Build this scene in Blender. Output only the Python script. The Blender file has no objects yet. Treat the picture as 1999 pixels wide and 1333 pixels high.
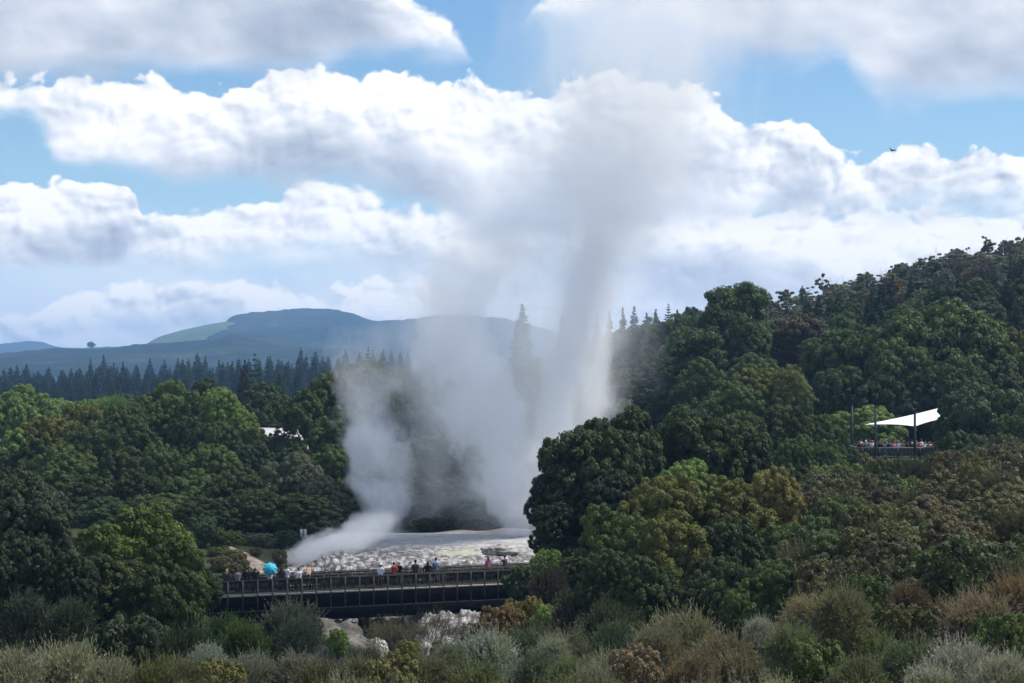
import bpy, math, random
import numpy as np
from mathutils import Vector, Matrix
PI = math.pi
scene = bpy.context.scene
COL = scene.collection
F = 3730.0          # focal length in photo pixels (photo 1999 wide)
HZ = 705.0          # picture row of the horizon
EYE = 30.0          # camera height
def P(px, py, D):
    """world point seen at photo pixel (px,py) at depth D metres"""
    return Vector(((px-999.5)*D/F, D, EYE-(py-HZ)*D/F))
def X(px, D): return (px-999.5)*D/F
def Z(py, D): return EYE-(py-HZ)*D/F

# ---------------------------------------------------------------- render settings / camera
cam_d = bpy.data.cameras.new('camera'); cam = bpy.data.objects.new('camera', cam_d); COL.objects.link(cam)
cam.location = (0, 0, EYE); cam.rotation_euler = (PI/2, 0, 0)
cam_d.sensor_width = 36; cam_d.lens = 36*F/1999.0
cam_d.shift_y = (HZ-666.5)/1999.0
cam_d.clip_start = 0.5; cam_d.clip_end = 60000
scene.camera = cam
cy = scene.cycles
cy.use_denoising = True
try:
    cy.denoiser = 'OPENIMAGEDENOISE'; cy.denoising_input_passes = 'RGB_ALBEDO_NORMAL'; cy.denoising_prefilter = 'ACCURATE'
except Exception: pass
cy.max_bounces = 16; cy.diffuse_bounces = 3; cy.glossy_bounces = 2; cy.transmission_bounces = 3
cy.volume_bounces = 16; cy.transparent_max_bounces = 8
cy.use_adaptive_sampling = True; cy.adaptive_threshold = 0.02; cy.adaptive_min_samples = 12
cy.volume_max_steps = 400; cy.volume_step_rate = .4
scene.view_settings.view_transform = 'Standard'; scene.view_settings.look = 'None'
scene.view_settings.exposure = 0.12; scene.view_settings.gamma = 1.0

# ---------------------------------------------------------------- node helpers
class NT:
    def __init__(s, nt): s.nt = nt; s.nodes = nt.nodes; s.links = nt.links
    def n(s, t, **kw):
        nd = s.nodes.new(t)
        for k, v in kw.items(): setattr(nd, k, v)
        return nd
    def put(s, sock, v):
        if hasattr(v, 'is_output') or isinstance(v, bpy.types.NodeSocket): s.links.new(v, sock)
        else: sock.default_value = v
    def m(s, op, a, b=None, c=None, clamp=False):
        nd = s.n('ShaderNodeMath', operation=op, use_clamp=clamp)
        s.put(nd.inputs[0], a)
        if b is not None: s.put(nd.inputs[1], b)
        if c is not None: s.put(nd.inputs[2], c)
        return nd.outputs[0]
    def vm(s, op, a, b=None, out=0):
        nd = s.n('ShaderNodeVectorMath', operation=op)
        s.put(nd.inputs[0], a)
        if b is not None: s.put(nd.inputs['Scale'] if op == 'SCALE' else nd.inputs[1], b)
        return nd.outputs[out]
    def xyz(s, x, y, z=0.0):
        nd = s.n('ShaderNodeCombineXYZ'); s.put(nd.inputs[0], x); s.put(nd.inputs[1], y); s.put(nd.inputs[2], z); return nd.outputs[0]
    def sep(s, v):
        nd = s.n('ShaderNodeSeparateXYZ'); s.put(nd.inputs[0], v); return nd.outputs
    def ss(s, x, lo, hi, a=0.0, b=1.0, kind='SMOOTHSTEP'):
        nd = s.n('ShaderNodeMapRange', interpolation_type=kind)
        s.put(nd.inputs[0], x); s.put(nd.inputs[1], lo); s.put(nd.inputs[2], hi); s.put(nd.inputs[3], a); s.put(nd.inputs[4], b)
        return nd.outputs[0]
    def mix(s, f, a, b, typ='RGBA', blend='MIX'):
        nd = s.n('ShaderNodeMix', data_type=typ)
        if typ == 'RGBA': nd.blend_type = blend; i = (0, 6, 7); o = 2
        elif typ == 'FLOAT': i = (0, 2, 3); o = 0
        s.put(nd.inputs[i[0]], f); s.put(nd.inputs[i[1]], a); s.put(nd.inputs[i[2]], b)
        return nd.outputs[o]
    def noise(s, v, scale, det=4, rough=.55, lac=2.0, out=0, dim='3D', dist=0.0):
        nd = s.n('ShaderNodeTexNoise', noise_dimensions=dim)
        s.put(nd.inputs['Vector'], v); nd.inputs['Scale'].default_value = scale; nd.inputs['Detail'].default_value = det
        nd.inputs['Roughness'].default_value = rough; nd.inputs['Lacunarity'].default_value = lac; nd.inputs['Distortion'].default_value = dist
        return nd.outputs[out]
    def voro(s, v, scale, feat='SMOOTH_F1', det=0, rough=.5, out='Distance', smooth=.6, dim='3D'):
        nd = s.n('ShaderNodeTexVoronoi', feature=feat, voronoi_dimensions=dim)
        s.put(nd.inputs['Vector'], v); nd.inputs['Scale'].default_value = scale
        if 'Detail' in nd.inputs: nd.inputs['Detail'].default_value = det; nd.inputs['Roughness'].default_value = rough
        if feat == 'SMOOTH_F1': nd.inputs['Smoothness'].default_value = smooth
        return nd.outputs[out]
    def curve(s, x, pts, x0, x1, y0, y1, auto=True):
        """piecewise curve y(x) through pts; x clamps outside [x0,x1]"""
        t = s.ss(x, x0, x1, 0.0, 1.0, 'LINEAR')
        nd = s.n('ShaderNodeFloatCurve'); s.put(nd.inputs['Value'], t)
        cv = nd.mapping.curves[0]
        q = sorted(((px-x0)/(x1-x0), (py-y0)/(y1-y0)) for px, py in pts)
        if q[0][0] > 0: q = [(0, q[0][1])]+q
        if q[-1][0] < 1: q = q+[(1, q[-1][1])]
        while len(cv.points) > 2: cv.points.remove(cv.points[1])
        cv.points[0].location = q[0]; cv.points[1].location = q[-1]
        for p in q[1:-1]: cv.points.new(*p)
        for p in cv.points: p.handle_type = 'AUTO_CLAMPED'
        nd.mapping.update()
        return s.m('MULTIPLY_ADD', nd.outputs[0], y1-y0, y0)
    def ramp(s, x, stops, interp='LINEAR'):
        nd = s.n('ShaderNodeValToRGB'); s.put(nd.inputs[0], x); cr = nd.color_ramp; cr.interpolation = interp
        cr.elements[0].position = stops[0][0]; cr.elements[0].color = (*stops[0][1], 1)
        cr.elements[1].position = stops[-1][0]; cr.elements[1].color = (*stops[-1][1], 1)
        for p, c in stops[1:-1]:
            e = cr.elements.new(p); e.color = (*c, 1)
        return nd.outputs[0]

# ---------------------------------------------------------------- sun + sky with cloud banks
SUN_EL, SUN_AZ = math.radians(58), math.radians(74)     # azimuth clockwise from the view direction (+Y)
sd = bpy.data.lights.new('sun', 'SUN'); sd.energy = 5.0; sd.angle = math.radians(.5); sd.color = (1, .95, .87)
sun = bpy.data.objects.new('sun', sd); COL.objects.link(sun)
sv = Vector((math.sin(SUN_AZ)*math.cos(SUN_EL), math.cos(SUN_AZ)*math.cos(SUN_EL), math.sin(SUN_EL)))
sun.rotation_euler = (-sv).to_track_quat('-Z', 'Y').to_euler()

def build_world():
    w = bpy.data.worlds.new('World'); scene.world = w; w.use_nodes = True
    T = NT(w.node_tree); T.nodes.clear()
    sky = T.n('ShaderNodeTexSky', sky_type='NISHITA'); sky.sun_disc = False
    sky.sun_elevation = SUN_EL; sky.sun_rotation = SUN_AZ; sky.air_density = 1.2; sky.dust_density = .6; sky.ozone_density = 3.0
    d = T.n('ShaderNodeTexCoord').outputs['Generated']
    x, y, z = T.sep(d)
    az = T.m('ARCTAN2', x, y)
    hl = T.m('SQRT', T.m('ADD', T.m('MULTIPLY', x, x), T.m('MULTIPLY', y, y)))
    el = T.m('ARCTAN2', z, hl)
    U = T.m('MULTIPLY', az, F)              # sky azimuth, in thousandths-ish
    V = T.m('MULTIPLY', el, F)              # sky elevation, same unit
    def cu(px): return F*math.atan((px-999.5)/F)
    def cv(px, py): return F*math.atan((HZ-py)/math.hypot(F, px-999.5))
    # noise fields, flattened towards the horizon
    vv = T.m('MULTIPLY', V, 1.35)
    p = T.xyz(U, vv, 0.0)
    warp = T.vm('SCALE', T.vm('SUBTRACT', T.noise(p, 1/170., 2, .5, out=1, dim='2D'), (.5, .5, .5)), 60.0)
    pw = T.vm('ADD', p, warp)
    def field(v):
        f1 = T.noise(v, 1/150., 7, .58, dim='2D')
        f2 = T.voro(v, 1/78., 'SMOOTH_F1', 2, .5, smooth=.35, dim='2D')
        return T.m('SUBTRACT', T.m('MULTIPLY', f1, 1.35), T.m('MULTIPLY', f2, .50))
    n0 = field(pw)
    n1 = field(T.vm('ADD', pw, (11.0, 17.0, 0.0)))
    emb = T.m('MULTIPLY', T.m('SUBTRACT', n0, n1), 1.15)                     # positive on the side turned up to the light
    n0c = T.m('SUBTRACT', n0, .43)
    soft = T.m('SUBTRACT', T.noise(T.xyz(T.m('MULTIPLY', U, .5), V, 7.0), 1/95., 4, .55, dim='2D'), .5)
    big = T.m('SUBTRACT', T.noise(T.xyz(T.m('MULTIPLY', U, .55), V, 3.0), 1/150., 2, .5, dim='2D'), .5)
    def mk_group():
        g = bpy.data.node_groups.new('cloud_bank', 'ShaderNodeTree'); G = NT(g)
        for nm in ('V', 'T', 'B', 'N', 'S', 'E', 'G', 'softT', 'softB', 'ampT', 'ampB', 'H', 'base', 'dark', 'ekk'):
            g.interface.new_socket(nm, in_out='INPUT', socket_type='NodeSocketFloat')
        for nm in ('mask', 'lum'): g.interface.new_socket(nm, in_out='OUTPUT', socket_type='NodeSocketFloat')
        i = G.n('NodeGroupInput').outputs; o = G.n('NodeGroupOutput').inputs
        dt = G.m('MULTIPLY_ADD', i['N'], i['ampT'], G.m('SUBTRACT', i['T'], i['V']))
        db = G.m('MULTIPLY_ADD', i['S'], i['ampB'], G.m('SUBTRACT', i['V'], i['B']))
        mk = G.m('MULTIPLY', G.ss(dt, 0.0, i['softT']), G.ss(db, 0.0, i['softB']))
        depth = G.ss(dt, 0.0, i['H'])
        lum = G.m('SUBTRACT', i['base'], G.m('MULTIPLY', depth, i['dark']))
        lum = G.m('MULTIPLY_ADD', i['E'], G.m('MULTIPLY', i['ekk'], G.m('SUBTRACT', 1.25, depth)), lum)
        lum = G.m('MULTIPLY_ADD', i['G'], .75, lum)
        # thin ragged bottoms get lighter again
        lum = G.m('ADD', lum, G.m('MULTIPLY', G.ss(db, 0.0, 70.0, 1.0, 0.0), .06))
        G.put(o['mask'], mk); G.put(o['lum'], lum)
        return g
    grp = mk_group()
    skyc = T.vm('MULTIPLY', sky.outputs[0], (.72, .93, 1.15))
    acc = skyc        # in sky units (strength .1)
    accm = None
    def bank(top, bot, softT=30, softB=60, ampT=70, ampB=80, H=150, base=.9, dark=.28, ekk=.85, op=1.0, uw=None):
        nonlocal acc
        X0, X1 = cu(-900), cu(2900)
        tp = T.curve(U, [(cu(a), cv(a, b)) for a, b in top], X0, X1, -400, 1400)
        bt = T.curve(U, [(cu(a), cv(a, b)) for a, b in bot], X0, X1, -400, 1400)
        nd = T.n('ShaderNodeGroup'); nd.node_tree = grp
        for k, v in dict(V=V, T=tp, B=bt, N=n0c, S=soft, E=emb, G=big, softT=softT, softB=softB, ampT=ampT, ampB=ampB, H=H, base=base, dark=dark, ekk=ekk).items():
            T.put(nd.inputs[k], v)
        lum = nd.outputs['lum']; mk = T.m('MULTIPLY', nd.outputs['mask'], op, clamp=True)
        colr = T.ramp(lum, [(0.0, (.12, .18, .30)), (.40, (.31, .38, .50)), (.62, (.53, .59, .69)), (.80, (.74, .78, .85)), (.93, (.93, .94, .96)), (1.0, (1.0, 1.0, 1.0))])
        col = T.vm('SCALE', colr, 10.0)
        acc = T.mix(mk, acc, col)
    # thin general veil low down
    acc = T.mix(T.ss(V, 620.0, 0.0, 0.0, .9), acc, (4.3, 6.7, 9.3, 1))
    veil = T.ss(T.m('MULTIPLY_ADD', big, 200.0, V), 330.0, 20.0, 0.0, .92)
    acc = T.mix(veil, acc, (8.8, 9.0, 9.3, 1))
    # stratus over the horizon
    bank([(-900, 560), (0, 606), (70, 590), (120, 556), (260, 532), (420, 520), (560, 540), (640, 548), (760, 530), (860, 545), (1000, 560), (1600, 560), (2900, 560)],
         [(-900, 760), (2900, 760)], 20, 60, 80, 60, 150, 1.0, .14, .6, 1.0)
    # streaky mid band
    bank([(-900, 400), (0, 490), (60, 505), (240, 430), (330, 404), (420, 388), (520, 378), (640, 346), (720, 362), (800, 376), (870, 388), (1000, 375), (1330, 360), (1600, 380), (2000, 400), (2900, 420)],
         [(-900, 560), (0, 545), (250, 545), (420, 550), (560, 540), (640, 545), (820, 570), (1000, 620), (1300, 665), (1500, 650), (2000, 610), (2900, 620)], 20, 90, 80, 110, 210, .95, .24, .5)
    # right cumulus bank
    bank([(-900, 1300), (1100, 640), (1200, 520), (1290, 320), (1345, 262), (1420, 226), (1490, 238), (1560, 214), (1610, 256), (1655, 284), (1720, 276), (1800, 246), (1855, 282), (1900, 278), (1999, 304), (2300, 280), (2900, 330)],
         [(-900, 1000), (1100, 540), (1200, 520), (1290, 470), (1500, 470), (1700, 470), (2000, 470), (2900, 470)], 11, 110, 72, 120, 210, .98, .34, .6)
    # dark flat streaks within it
    bank([(-900, 900), (1250, 430), (1330, 396), (1440, 376), (1570, 390), (1640, 398), (1760, 402), (1999, 372), (2900, 380)],
         [(-900, 700), (1250, 395), (1330, 404), (1440, 412), (1570, 414), (1680, 430), (1800, 438), (1999, 404), (2900, 400)], 30, 40, 50, 50, 60, .62, .10, .15, .5)
    bank([(-900, 900), (1200, 520), (1380, 482), (1500, 470), (1640, 486), (1760, 515), (2900, 600)], [(-900, 700), (1200, 490), (1380, 500), (1500, 506), (1640, 500), (1760, 490), (2900, 500)], 30, 40, 60, 60, 60, .70, .06, .1, .45)
    # left cumulus
    bank([(-900, 380), (0, 345), (50, 360), (80, 346), (125, 330), (165, 352), (205, 340), (245, 350), (268, 385), (290, 450), (400, 560), (2900, 1300)],
         [(-900, 530), (0, 541), (200, 536), (250, 515), (300, 440), (420, 440), (2900, 900)], 8, 40, 54, 60, 200, .97, .36, .6)
    # long main bank
    bank([(-900, 190), (-60, 140), (60, 132), (180, 128), (300, 140), (420, 155), (520, 138), (610, 118), (700, 126), (780, 124), (860, 150), (960, 158), (1050, 164), (1110, 138), (1160, 120), (1240, 128), (1330, 150), (1400, 190), (1460, 250), (1560, 400), (2900, 1300)],
         [(-900, 260), (-60, 250), (30, 246), (80, 275), (120, 336), (260, 356), (360, 382), (520, 382), (700, 392), (820, 415), (960, 500), (1200, 500), (1420, 450), (1500, 390), (1560, 380), (2900, 1000)], 12, 70, 72, 90, 250, .98, .36, .5)
    # blue bite between its upper and lower lobes is left open by a second small bank
    bank([(-900, 800), (40, 330), (90, 262), (125, 250), (150, 275), (200, 340), (2900, 1200)],
         [(-900, 700), (40, 270), (90, 290), (125, 305), (150, 295), (200, 280), (2900, 1200)], 24, 30, 40, 40, 90, .90, .1, .3, .8)
    # top left bank
    bank([(-900, -300), (500, -300), (760, -90), (810, -20), (850, 4), (885, 40), (910, 85), (935, 125), (1000, 190), (2900, 1200)],
         [(-900, 185), (0, 185), (300, 164), (500, 168), (650, 154), (720, 130), (850, 134), (910, 132), (960, 124), (1000, 120), (2900, 300)], 34, 70, 90, 70, 190, .97, .34, .4)
    # top right bank
    bank([(-900, 1200), (960, 140), (1010, 60), (1040, 5), (1100, -60), (1300, -300), (2900, -300)],
         [(-900, 1000), (960, 60), (1030, 52), (1150, 60), (1240, 84), (1400, 124), (1480, 150), (1560, 156), (1620, 140), (1680, 185), (1750, 234), (1830, 226), (1999, 206), (2900, 200)], 20, 80, 60, 110, 280, .97, .34, .35)
    # scattered cumulus over the rest of the sky, so that the light and a sidestep stay plausible
    gmask = T.m('MULTIPLY', T.ss(T.noise(d, 3.2, 5, .55), .47, .56), T.ss(V, 740.0, 900.0))
    acc = T.mix(gmask, acc, (7.4, 7.8, 8.6, 1))
    bg = T.n('ShaderNodeBackground'); T.put(bg.inputs[0], T.vm('SCALE', acc, 1.06)); bg.inputs[1].default_value = .1
    out = T.n('ShaderNodeOutputWorld'); T.links.new(bg.outputs[0], out.inputs[0])
    w.cycles.sampling_method = 'MANUAL'; w.cycles.sample_map_resolution = 512
build_world()
# ---------------------------------------------------------------- object helpers
def tag(o, label=None, cat=None, group=None, kind=None):
    if label: o['label'] = label
    if cat: o['category'] = cat
    if group: o['group'] = group
    if kind: o['kind'] = kind
    return o
def empty(name, loc, rz=0, scale=(1, 1, 1)):
    o = bpy.data.objects.new(name, None); COL.objects.link(o)
    o.location = loc; o.rotation_euler = (0, 0, rz); o.scale = scale; o.empty_display_size = .2
    return o
def link(name, me, parent=None):
    o = bpy.data.objects.new(name, me); COL.objects.link(o)
    if parent is not None: o.parent = parent
    return o
def np_mesh(name, V, Fc, mats=(), mi=None, smooth=False, attr=None):
    """V (n,3); Fc (m,k) int array, one face size k (3 or 4), or a list of such arrays"""
    if not isinstance(Fc, list): Fc = [Fc]
    Fc = [np.asarray(f, dtype=np.int32) for f in Fc if len(f)]
    me = bpy.data.meshes.new(name)
    V = np.asarray(V, dtype=np.float32)
    me.vertices.add(len(V)); me.vertices.foreach_set('co', V.ravel())
    nl = sum(f.size for f in Fc); npoly = sum(len(f) for f in Fc)
    me.loops.add(nl); me.loops.foreach_set('vertex_index', np.concatenate([f.ravel() for f in Fc]))
    me.polygons.add(npoly)
    st = []; o = 0
    for f in Fc:
        st.append(o+np.arange(len(f))*f.shape[1]); o += f.size
    me.polygons.foreach_set('loop_start', np.concatenate(st).astype(np.int32))
    for m in mats: me.materials.append(m)
    if mi is not None: me.polygons.foreach_set('material_index', np.asarray(mi, dtype=np.int32))
    if smooth: me.polygons.foreach_set('use_smooth', np.ones(npoly, dtype=bool))
    if attr is not None:
        a = me.attributes.new('shade', 'FLOAT', 'FACE'); a.data.foreach_set('value', np.asarray(attr, dtype=np.float32))
    me.update(calc_edges=True)
    return me
class MB:
    """collects boxes, tubes and lathes; builds ONE mesh"""
    def __init__(s): s.v = []; s.q = []; s.t = []; s.n = 0
    def add(s, V, Q=(), T=()):
        V = np.asarray(V, float); s.v.append(V)
        if len(Q): s.q.append(np.asarray(Q)+s.n)
        if len(T): s.t.append(np.asarray(T)+s.n)
        s.n += len(V)
    def box(s, c, d, M=None):
        c = np.asarray(c, float); d = np.asarray(d, float)/2
        V = np.array([[x, y, z] for x in (-1, 1) for y in (-1, 1) for z in (-1, 1)], float)*d+c
        if M is not None: V = V@M[:3, :3].T+M[:3, 3]
        s.add(V, [[0, 1, 3, 2], [4, 6, 7, 5], [0, 4, 5, 1], [2, 3, 7, 6], [0, 2, 6, 4], [1, 5, 7, 3]])
        return s
    def bar(s, a, b, w, h):
        """rectangular bar from a to b, w wide (sideways), h high"""
        a = np.asarray(a, float); b = np.asarray(b, float); d = b-a; L = np.linalg.norm(d); d /= L
        up = np.array([0, 0, 1.]) if abs(d[2]) < .95 else np.array([0, 1., 0])
        sx = np.cross(d, up); sx /= np.linalg.norm(sx); u = np.cross(sx, d)
        V = [p+sx*i*w/2+u*j*h/2 for p in (a, b) for i, j in ((-1, -1), (1, -1), (1, 1), (-1, 1))]
        s.add(V, [[0, 1, 2, 3], [7, 6, 5, 4], [0, 4, 5, 1], [1, 5, 6, 2], [2, 6, 7, 3], [3, 7, 4, 0]])
        return s
    def tube(s, pts, rad, k=6):
        pts = np.asarray(pts, float); n = len(pts)
        rad = np.full(n, rad, float) if np.isscalar(rad) else np.asarray(rad, float)
        tg = np.gradient(pts, axis=0); tg /= np.linalg.norm(tg, axis=1)[:, None]+1e-9
        ref = np.array([0.31, .95, .05]); V = []
        for i in range(n):
            a = np.cross(tg[i], ref); la = np.linalg.norm(a)
            if la < .1: a = np.cross(tg[i], (1, 0, 0)); la = np.linalg.norm(a)
            a /= la; b = np.cross(tg[i], a)
            for j in range(k):
                t = 2*PI*j/k; V.append(pts[i]+(a*math.cos(t)+b*math.sin(t))*rad[i])
        Q = [[i*k+j, i*k+(j+1) % k, (i+1)*k+(j+1) % k, (i+1)*k+j] for i in range(n-1) for j in range(k)]
        V.append(pts[0]); V.append(pts[-1]); c0 = n*k
        T = [[c0, (j+1) % k, j] for j in range(k)]+[[c0+1, (n-1)*k+j, (n-1)*k+(j+1) % k] for j in range(k)]
        s.add(V, Q, T); return s
    def ball(s, c, r, nu=10, nv=7):
        r = np.full(3, r, float) if np.isscalar(r) else np.asarray(r, float)
        V = [[0, 0, 1.]]
        for i in range(1, nv):
            ph = PI*i/nv
            for j in range(nu): V.append([math.sin(ph)*math.cos(2*PI*j/nu), math.sin(ph)*math.sin(2*PI*j/nu), math.cos(ph)])
        V.append([0, 0, -1.]); V = np.array(V)*r+np.asarray(c, float); L = len(V)-1
        T = [[0, 1+j, 1+(j+1) % nu] for j in range(nu)]+[[L, L-nu+(j+1) % nu, L-nu+j] for j in range(nu)]
        Q = [[1+(i-1)*nu+j, 1+i*nu+j, 1+i*nu+(j+1) % nu, 1+(i-1)*nu+(j+1) % nu] for i in range(1, nv-1) for j in range(nu)]
        s.add(V, Q, T); return s
    def mesh(s, name, mats=(), smooth=False):
        V = np.concatenate(s.v); f = []
        if s.q: f.append(np.concatenate(s.q))
        if s.t: f.append(np.concatenate(s.t))
        return np_mesh(name, V, f, mats, smooth=smooth)
    def build(s, name, mat, parent=None, smooth=False):
        return link(name, s.mesh(name, (mat,) if mat else (), smooth), parent)

# value noise in numpy
def _h(ix, iy, iz, seed):
    n = (ix*374761393+iy*668265263+iz*2147483647+seed*1274126177) & 0xffffffff
    n = ((n ^ (n >> 13))*1274126177) & 0xffffffff
    return ((n ^ (n >> 16)) & 0xffff)/65535.0
def vnoise(x, y, z=0.0, seed=0):
    x, y, z = np.broadcast_arrays(np.asarray(x, float), np.asarray(y, float), np.asarray(z, float))
    ix, iy, iz = (np.floor(a).astype(np.int64) for a in (x, y, z)); fx, fy, fz = x-ix, y-iy, z-iz
    fx, fy, fz = (f*f*(3-2*f) for f in (fx, fy, fz)); r = 0
    for dx in (0, 1):
        for dy in (0, 1):
            for dz in (0, 1):
                r = r+_h(ix+dx, iy+dy, iz+dz, seed)*(fx if dx else 1-fx)*(fy if dy else 1-fy)*(fz if dz else 1-fz)
    return r*2-1
def fbm(x, y, z=0.0, o=4, seed=0, rough=.5):
    r = 0; a = 1; t = 0
    for i in range(o):
        f = 2.03**i; r = r+a*vnoise(np.asarray(x)*f, np.asarray(y)*f, np.asarray(z)*f, seed+i*17); t += a; a *= rough
    return r/t
def sstep(a, b, x):
    t = np.clip((np.asarray(x, float)-a)/(b-a), 0, 1); return t*t*(3-2*t)

# ---------------------------------------------------------------- materials
def new_mat(name):
    m = bpy.data.materials.new(name); m.use_nodes = True
    T = NT(m.node_tree); T.bs = m.node_tree.nodes['Principled BSDF']; T.out = m.node_tree.nodes['Material Output']
    return m, T
def plain(name, col, rough=.7, var=.25, scale=3.0, spec=.3, metal=0.0, bump=0.0):
    m, T = new_mat(name)
    g = T.n('ShaderNodeTexCoord').outputs['Object']
    n = T.noise(g, scale, 5, .6)
    c = T.mix(T.ss(n, .3, .7), tuple(v*(1-var) for v in col)+(1,), tuple(min(1, v*(1+var)) for v in col)+(1,))
    T.put(T.bs.inputs['Base Color'], c); T.bs.inputs['Roughness'].default_value = rough
    T.bs.inputs['Specular IOR Level'].default_value = spec; T.bs.inputs['Metallic'].default_value = metal
    if bump:
        b = T.n('ShaderNodeBump'); b.inputs['Strength'].default_value = bump; T.put(b.inputs['Height'], n); T.links.new(b.outputs[0], T.bs.inputs['Normal'])
    return m
def leaf_mat(name, trans=.25, rough=.5, spec=.35):
    """leaf colour comes from the object's own colour, with clump and leaf variation"""
    m, T = new_mat(name)
    oi = T.n('ShaderNodeObjectInfo'); tc = T.n('ShaderNodeTexCoord').outputs['Object']
    pos = T.n('ShaderNodeNewGeometry').outputs['Position']
    at = T.n('ShaderNodeAttribute'); at.attribute_name = 'shade'
    n1 = T.noise(pos, .55, 3, .6)
    n2 = T.noise(pos, .13, 2, .5)
    k = T.m('ADD', T.m('MULTIPLY', at.outputs['Fac'], .55), T.m('MULTIPLY', n1, .75))
    k = T.m('ADD', k, T.m('MULTIPLY', n2, .7))                 # about .55 .. 1.6
    c = T.vm('SCALE', oi.outputs['Color'], k)
    warm = T.ss(T.noise(pos, .3, 3, .6), .48, .72, 0, .55)
    c = T.mix(warm, c, T.vm('MULTIPLY', c, (1.2, 1.05, .8)))
    T.put(T.bs.inputs['Base Color'], c); T.bs.inputs['Roughness'].default_value = rough
    T.bs.inputs['Specular IOR Level'].default_value = spec
    tr = T.n('ShaderNodeBsdfTranslucent'); T.put(tr.inputs[0], T.vm('MULTIPLY', c, (1.2, 1.35, .7)))
    mx = T.n('ShaderNodeMixShader'); mx.inputs[0].default_value = trans
    T.links.new(T.bs.outputs[0], mx.inputs[1]); T.links.new(tr.outputs[0], mx.inputs[2]); T.links.new(mx.outputs[0], T.out.inputs[0])
    return m
M = {}
M['leaf'] = leaf_mat('leaf', .28, .60, .18)
M['needle'] = leaf_mat('needle', .15, .7, .15)
M['bark'] = plain('bark', (.075, .06, .045), .9, .4, 6)
M['palebark'] = plain('pale_bark', (.33, .29, .24), .85, .35, 8)
M['greybark'] = plain('grey_bark', (.16, .14, .12), .85, .35, 8)

# ---------------------------------------------------------------- ground
GC = []   # control points: px, D, z below the eye
for row in [
 (8, (0, -4.2), (1999, -4.2)), (25, (0, -8.2), (1000, -8.6), (1999, -8)), (45, (0, -12.4), (1000, -13), (1999, -11.4)),
 (60, (0, -13.6), (500, -14.2), (1000, -14.5), (1500, -13.2), (1999, -11.6)),
 (80, (0, -16), (600, -18), (1000, -17.6), (1400, -14.5), (1999, -11.8)),
 (100, (0, -17.5), (300, -18.5), (600, -21), (900, -21), (1100, -18), (1400, -14.6), (1999, -11.4)),
 (120, (0, -17.5), (300, -18), (450, -18.6), (600, -23), (900, -23), (1050, -18.5), (1200, -16.4), (1500, -14), (1999, -11)),
 (133, (0, -16.8), (400, -16.6), (500, -20), (620, -23.5), (900, -23.5), (1010, -19), (1060, -16.7), (1500, -13.6), (1999, -10.8)),
 (146, (0, -16.2), (400, -16.2), (450, -16.4), (560, -17.6), (640, -21), (900, -21), (1060, -16.5), (1500, -13.2), (1999, -10.6)),
 (158, (0, -15.8), (450, -15.4), (560, -16.0), (640, -17.5), (1000, -17.5), (1100, -16), (1500, -13.2), (1740, -13.8), (1999, -11.4)),
 (175, (0, -15.4), (600, -15.9), (1000, -16.4), (1200, -15), (1500, -13.2), (1740, -14.2), (1999, -11.6)),
 (200, (0, -15.4), (600, -15.4), (1000, -15.4), (1500, -12.6), (1720, -12.8), (1999, -10.6)),
 (240, (0, -15.4), (600, -15), (1000, -14), (1500, -8.6), (1999, -6)),
 (300, (0, -16), (600, -15), (1000, -12), (1300, -6), (1500, -1), (1999, 6)),
 (400, (0, -17), (600, -16), (1000, -9), (1250, -2.5), (1500, 5.5), (1800, 14), (1999, 18.0), (2400, 28)),
 (480, (0, -18), (600, -17), (1000, -12), (1250, -6), (1500, 1), (1999, 14), (2400, 26)),
 (620, (0, -19), (800, -18), (1300, -16), (1999, -8), (2600, 10)),
 (900, (0, -20), (1999, -20)), (2500, (0, -24), (1999, -24)), (15000, (0, -28), (1999, -28))]:
    GC.append((row[0], [p[0] for p in row[1:]], [p[1] for p in row[1:]]))
GD = np.log(np.array([r[0] for r in GC], float))
def ground_base(x, y):
    """ground height (world z) at x, y (arrays)"""
    x = np.asarray(x, float); y = np.maximum(np.asarray(y, float), 1.0)
    px = x*F/y+999.5; ld = np.log(y)
    rows = np.array([np.interp(px, r[1], r[2]) for r in GC])
    i = np.clip(np.searchsorted(GD, ld)-1, 0, len(GD)-2)
    t = np.clip((ld-GD[i])/(GD[i+1]-GD[i]), 0, 1); t = t*t*(3-2*t)*.5+t*.5
    sh = px.shape; n = np.arange(px.size)
    R = rows.reshape(len(GC), -1); i1 = i.ravel(); tt = t.ravel()
    z = R[i1, n]*(1-tt)+R[i1+1, n]*tt
    return z.reshape(sh)+EYE
def ground_z(x, y):
    x = np.asarray(x, float); y = np.asarray(y, float)
    amp = .35+np.clip(y-200, 0, 600)*.002
    return ground_base(x, y)+fbm(x/9, y/9, o=3, seed=5)*amp
def gz(x, y): return float(ground_z(np.array([x]), np.array([y]))[0])
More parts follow.
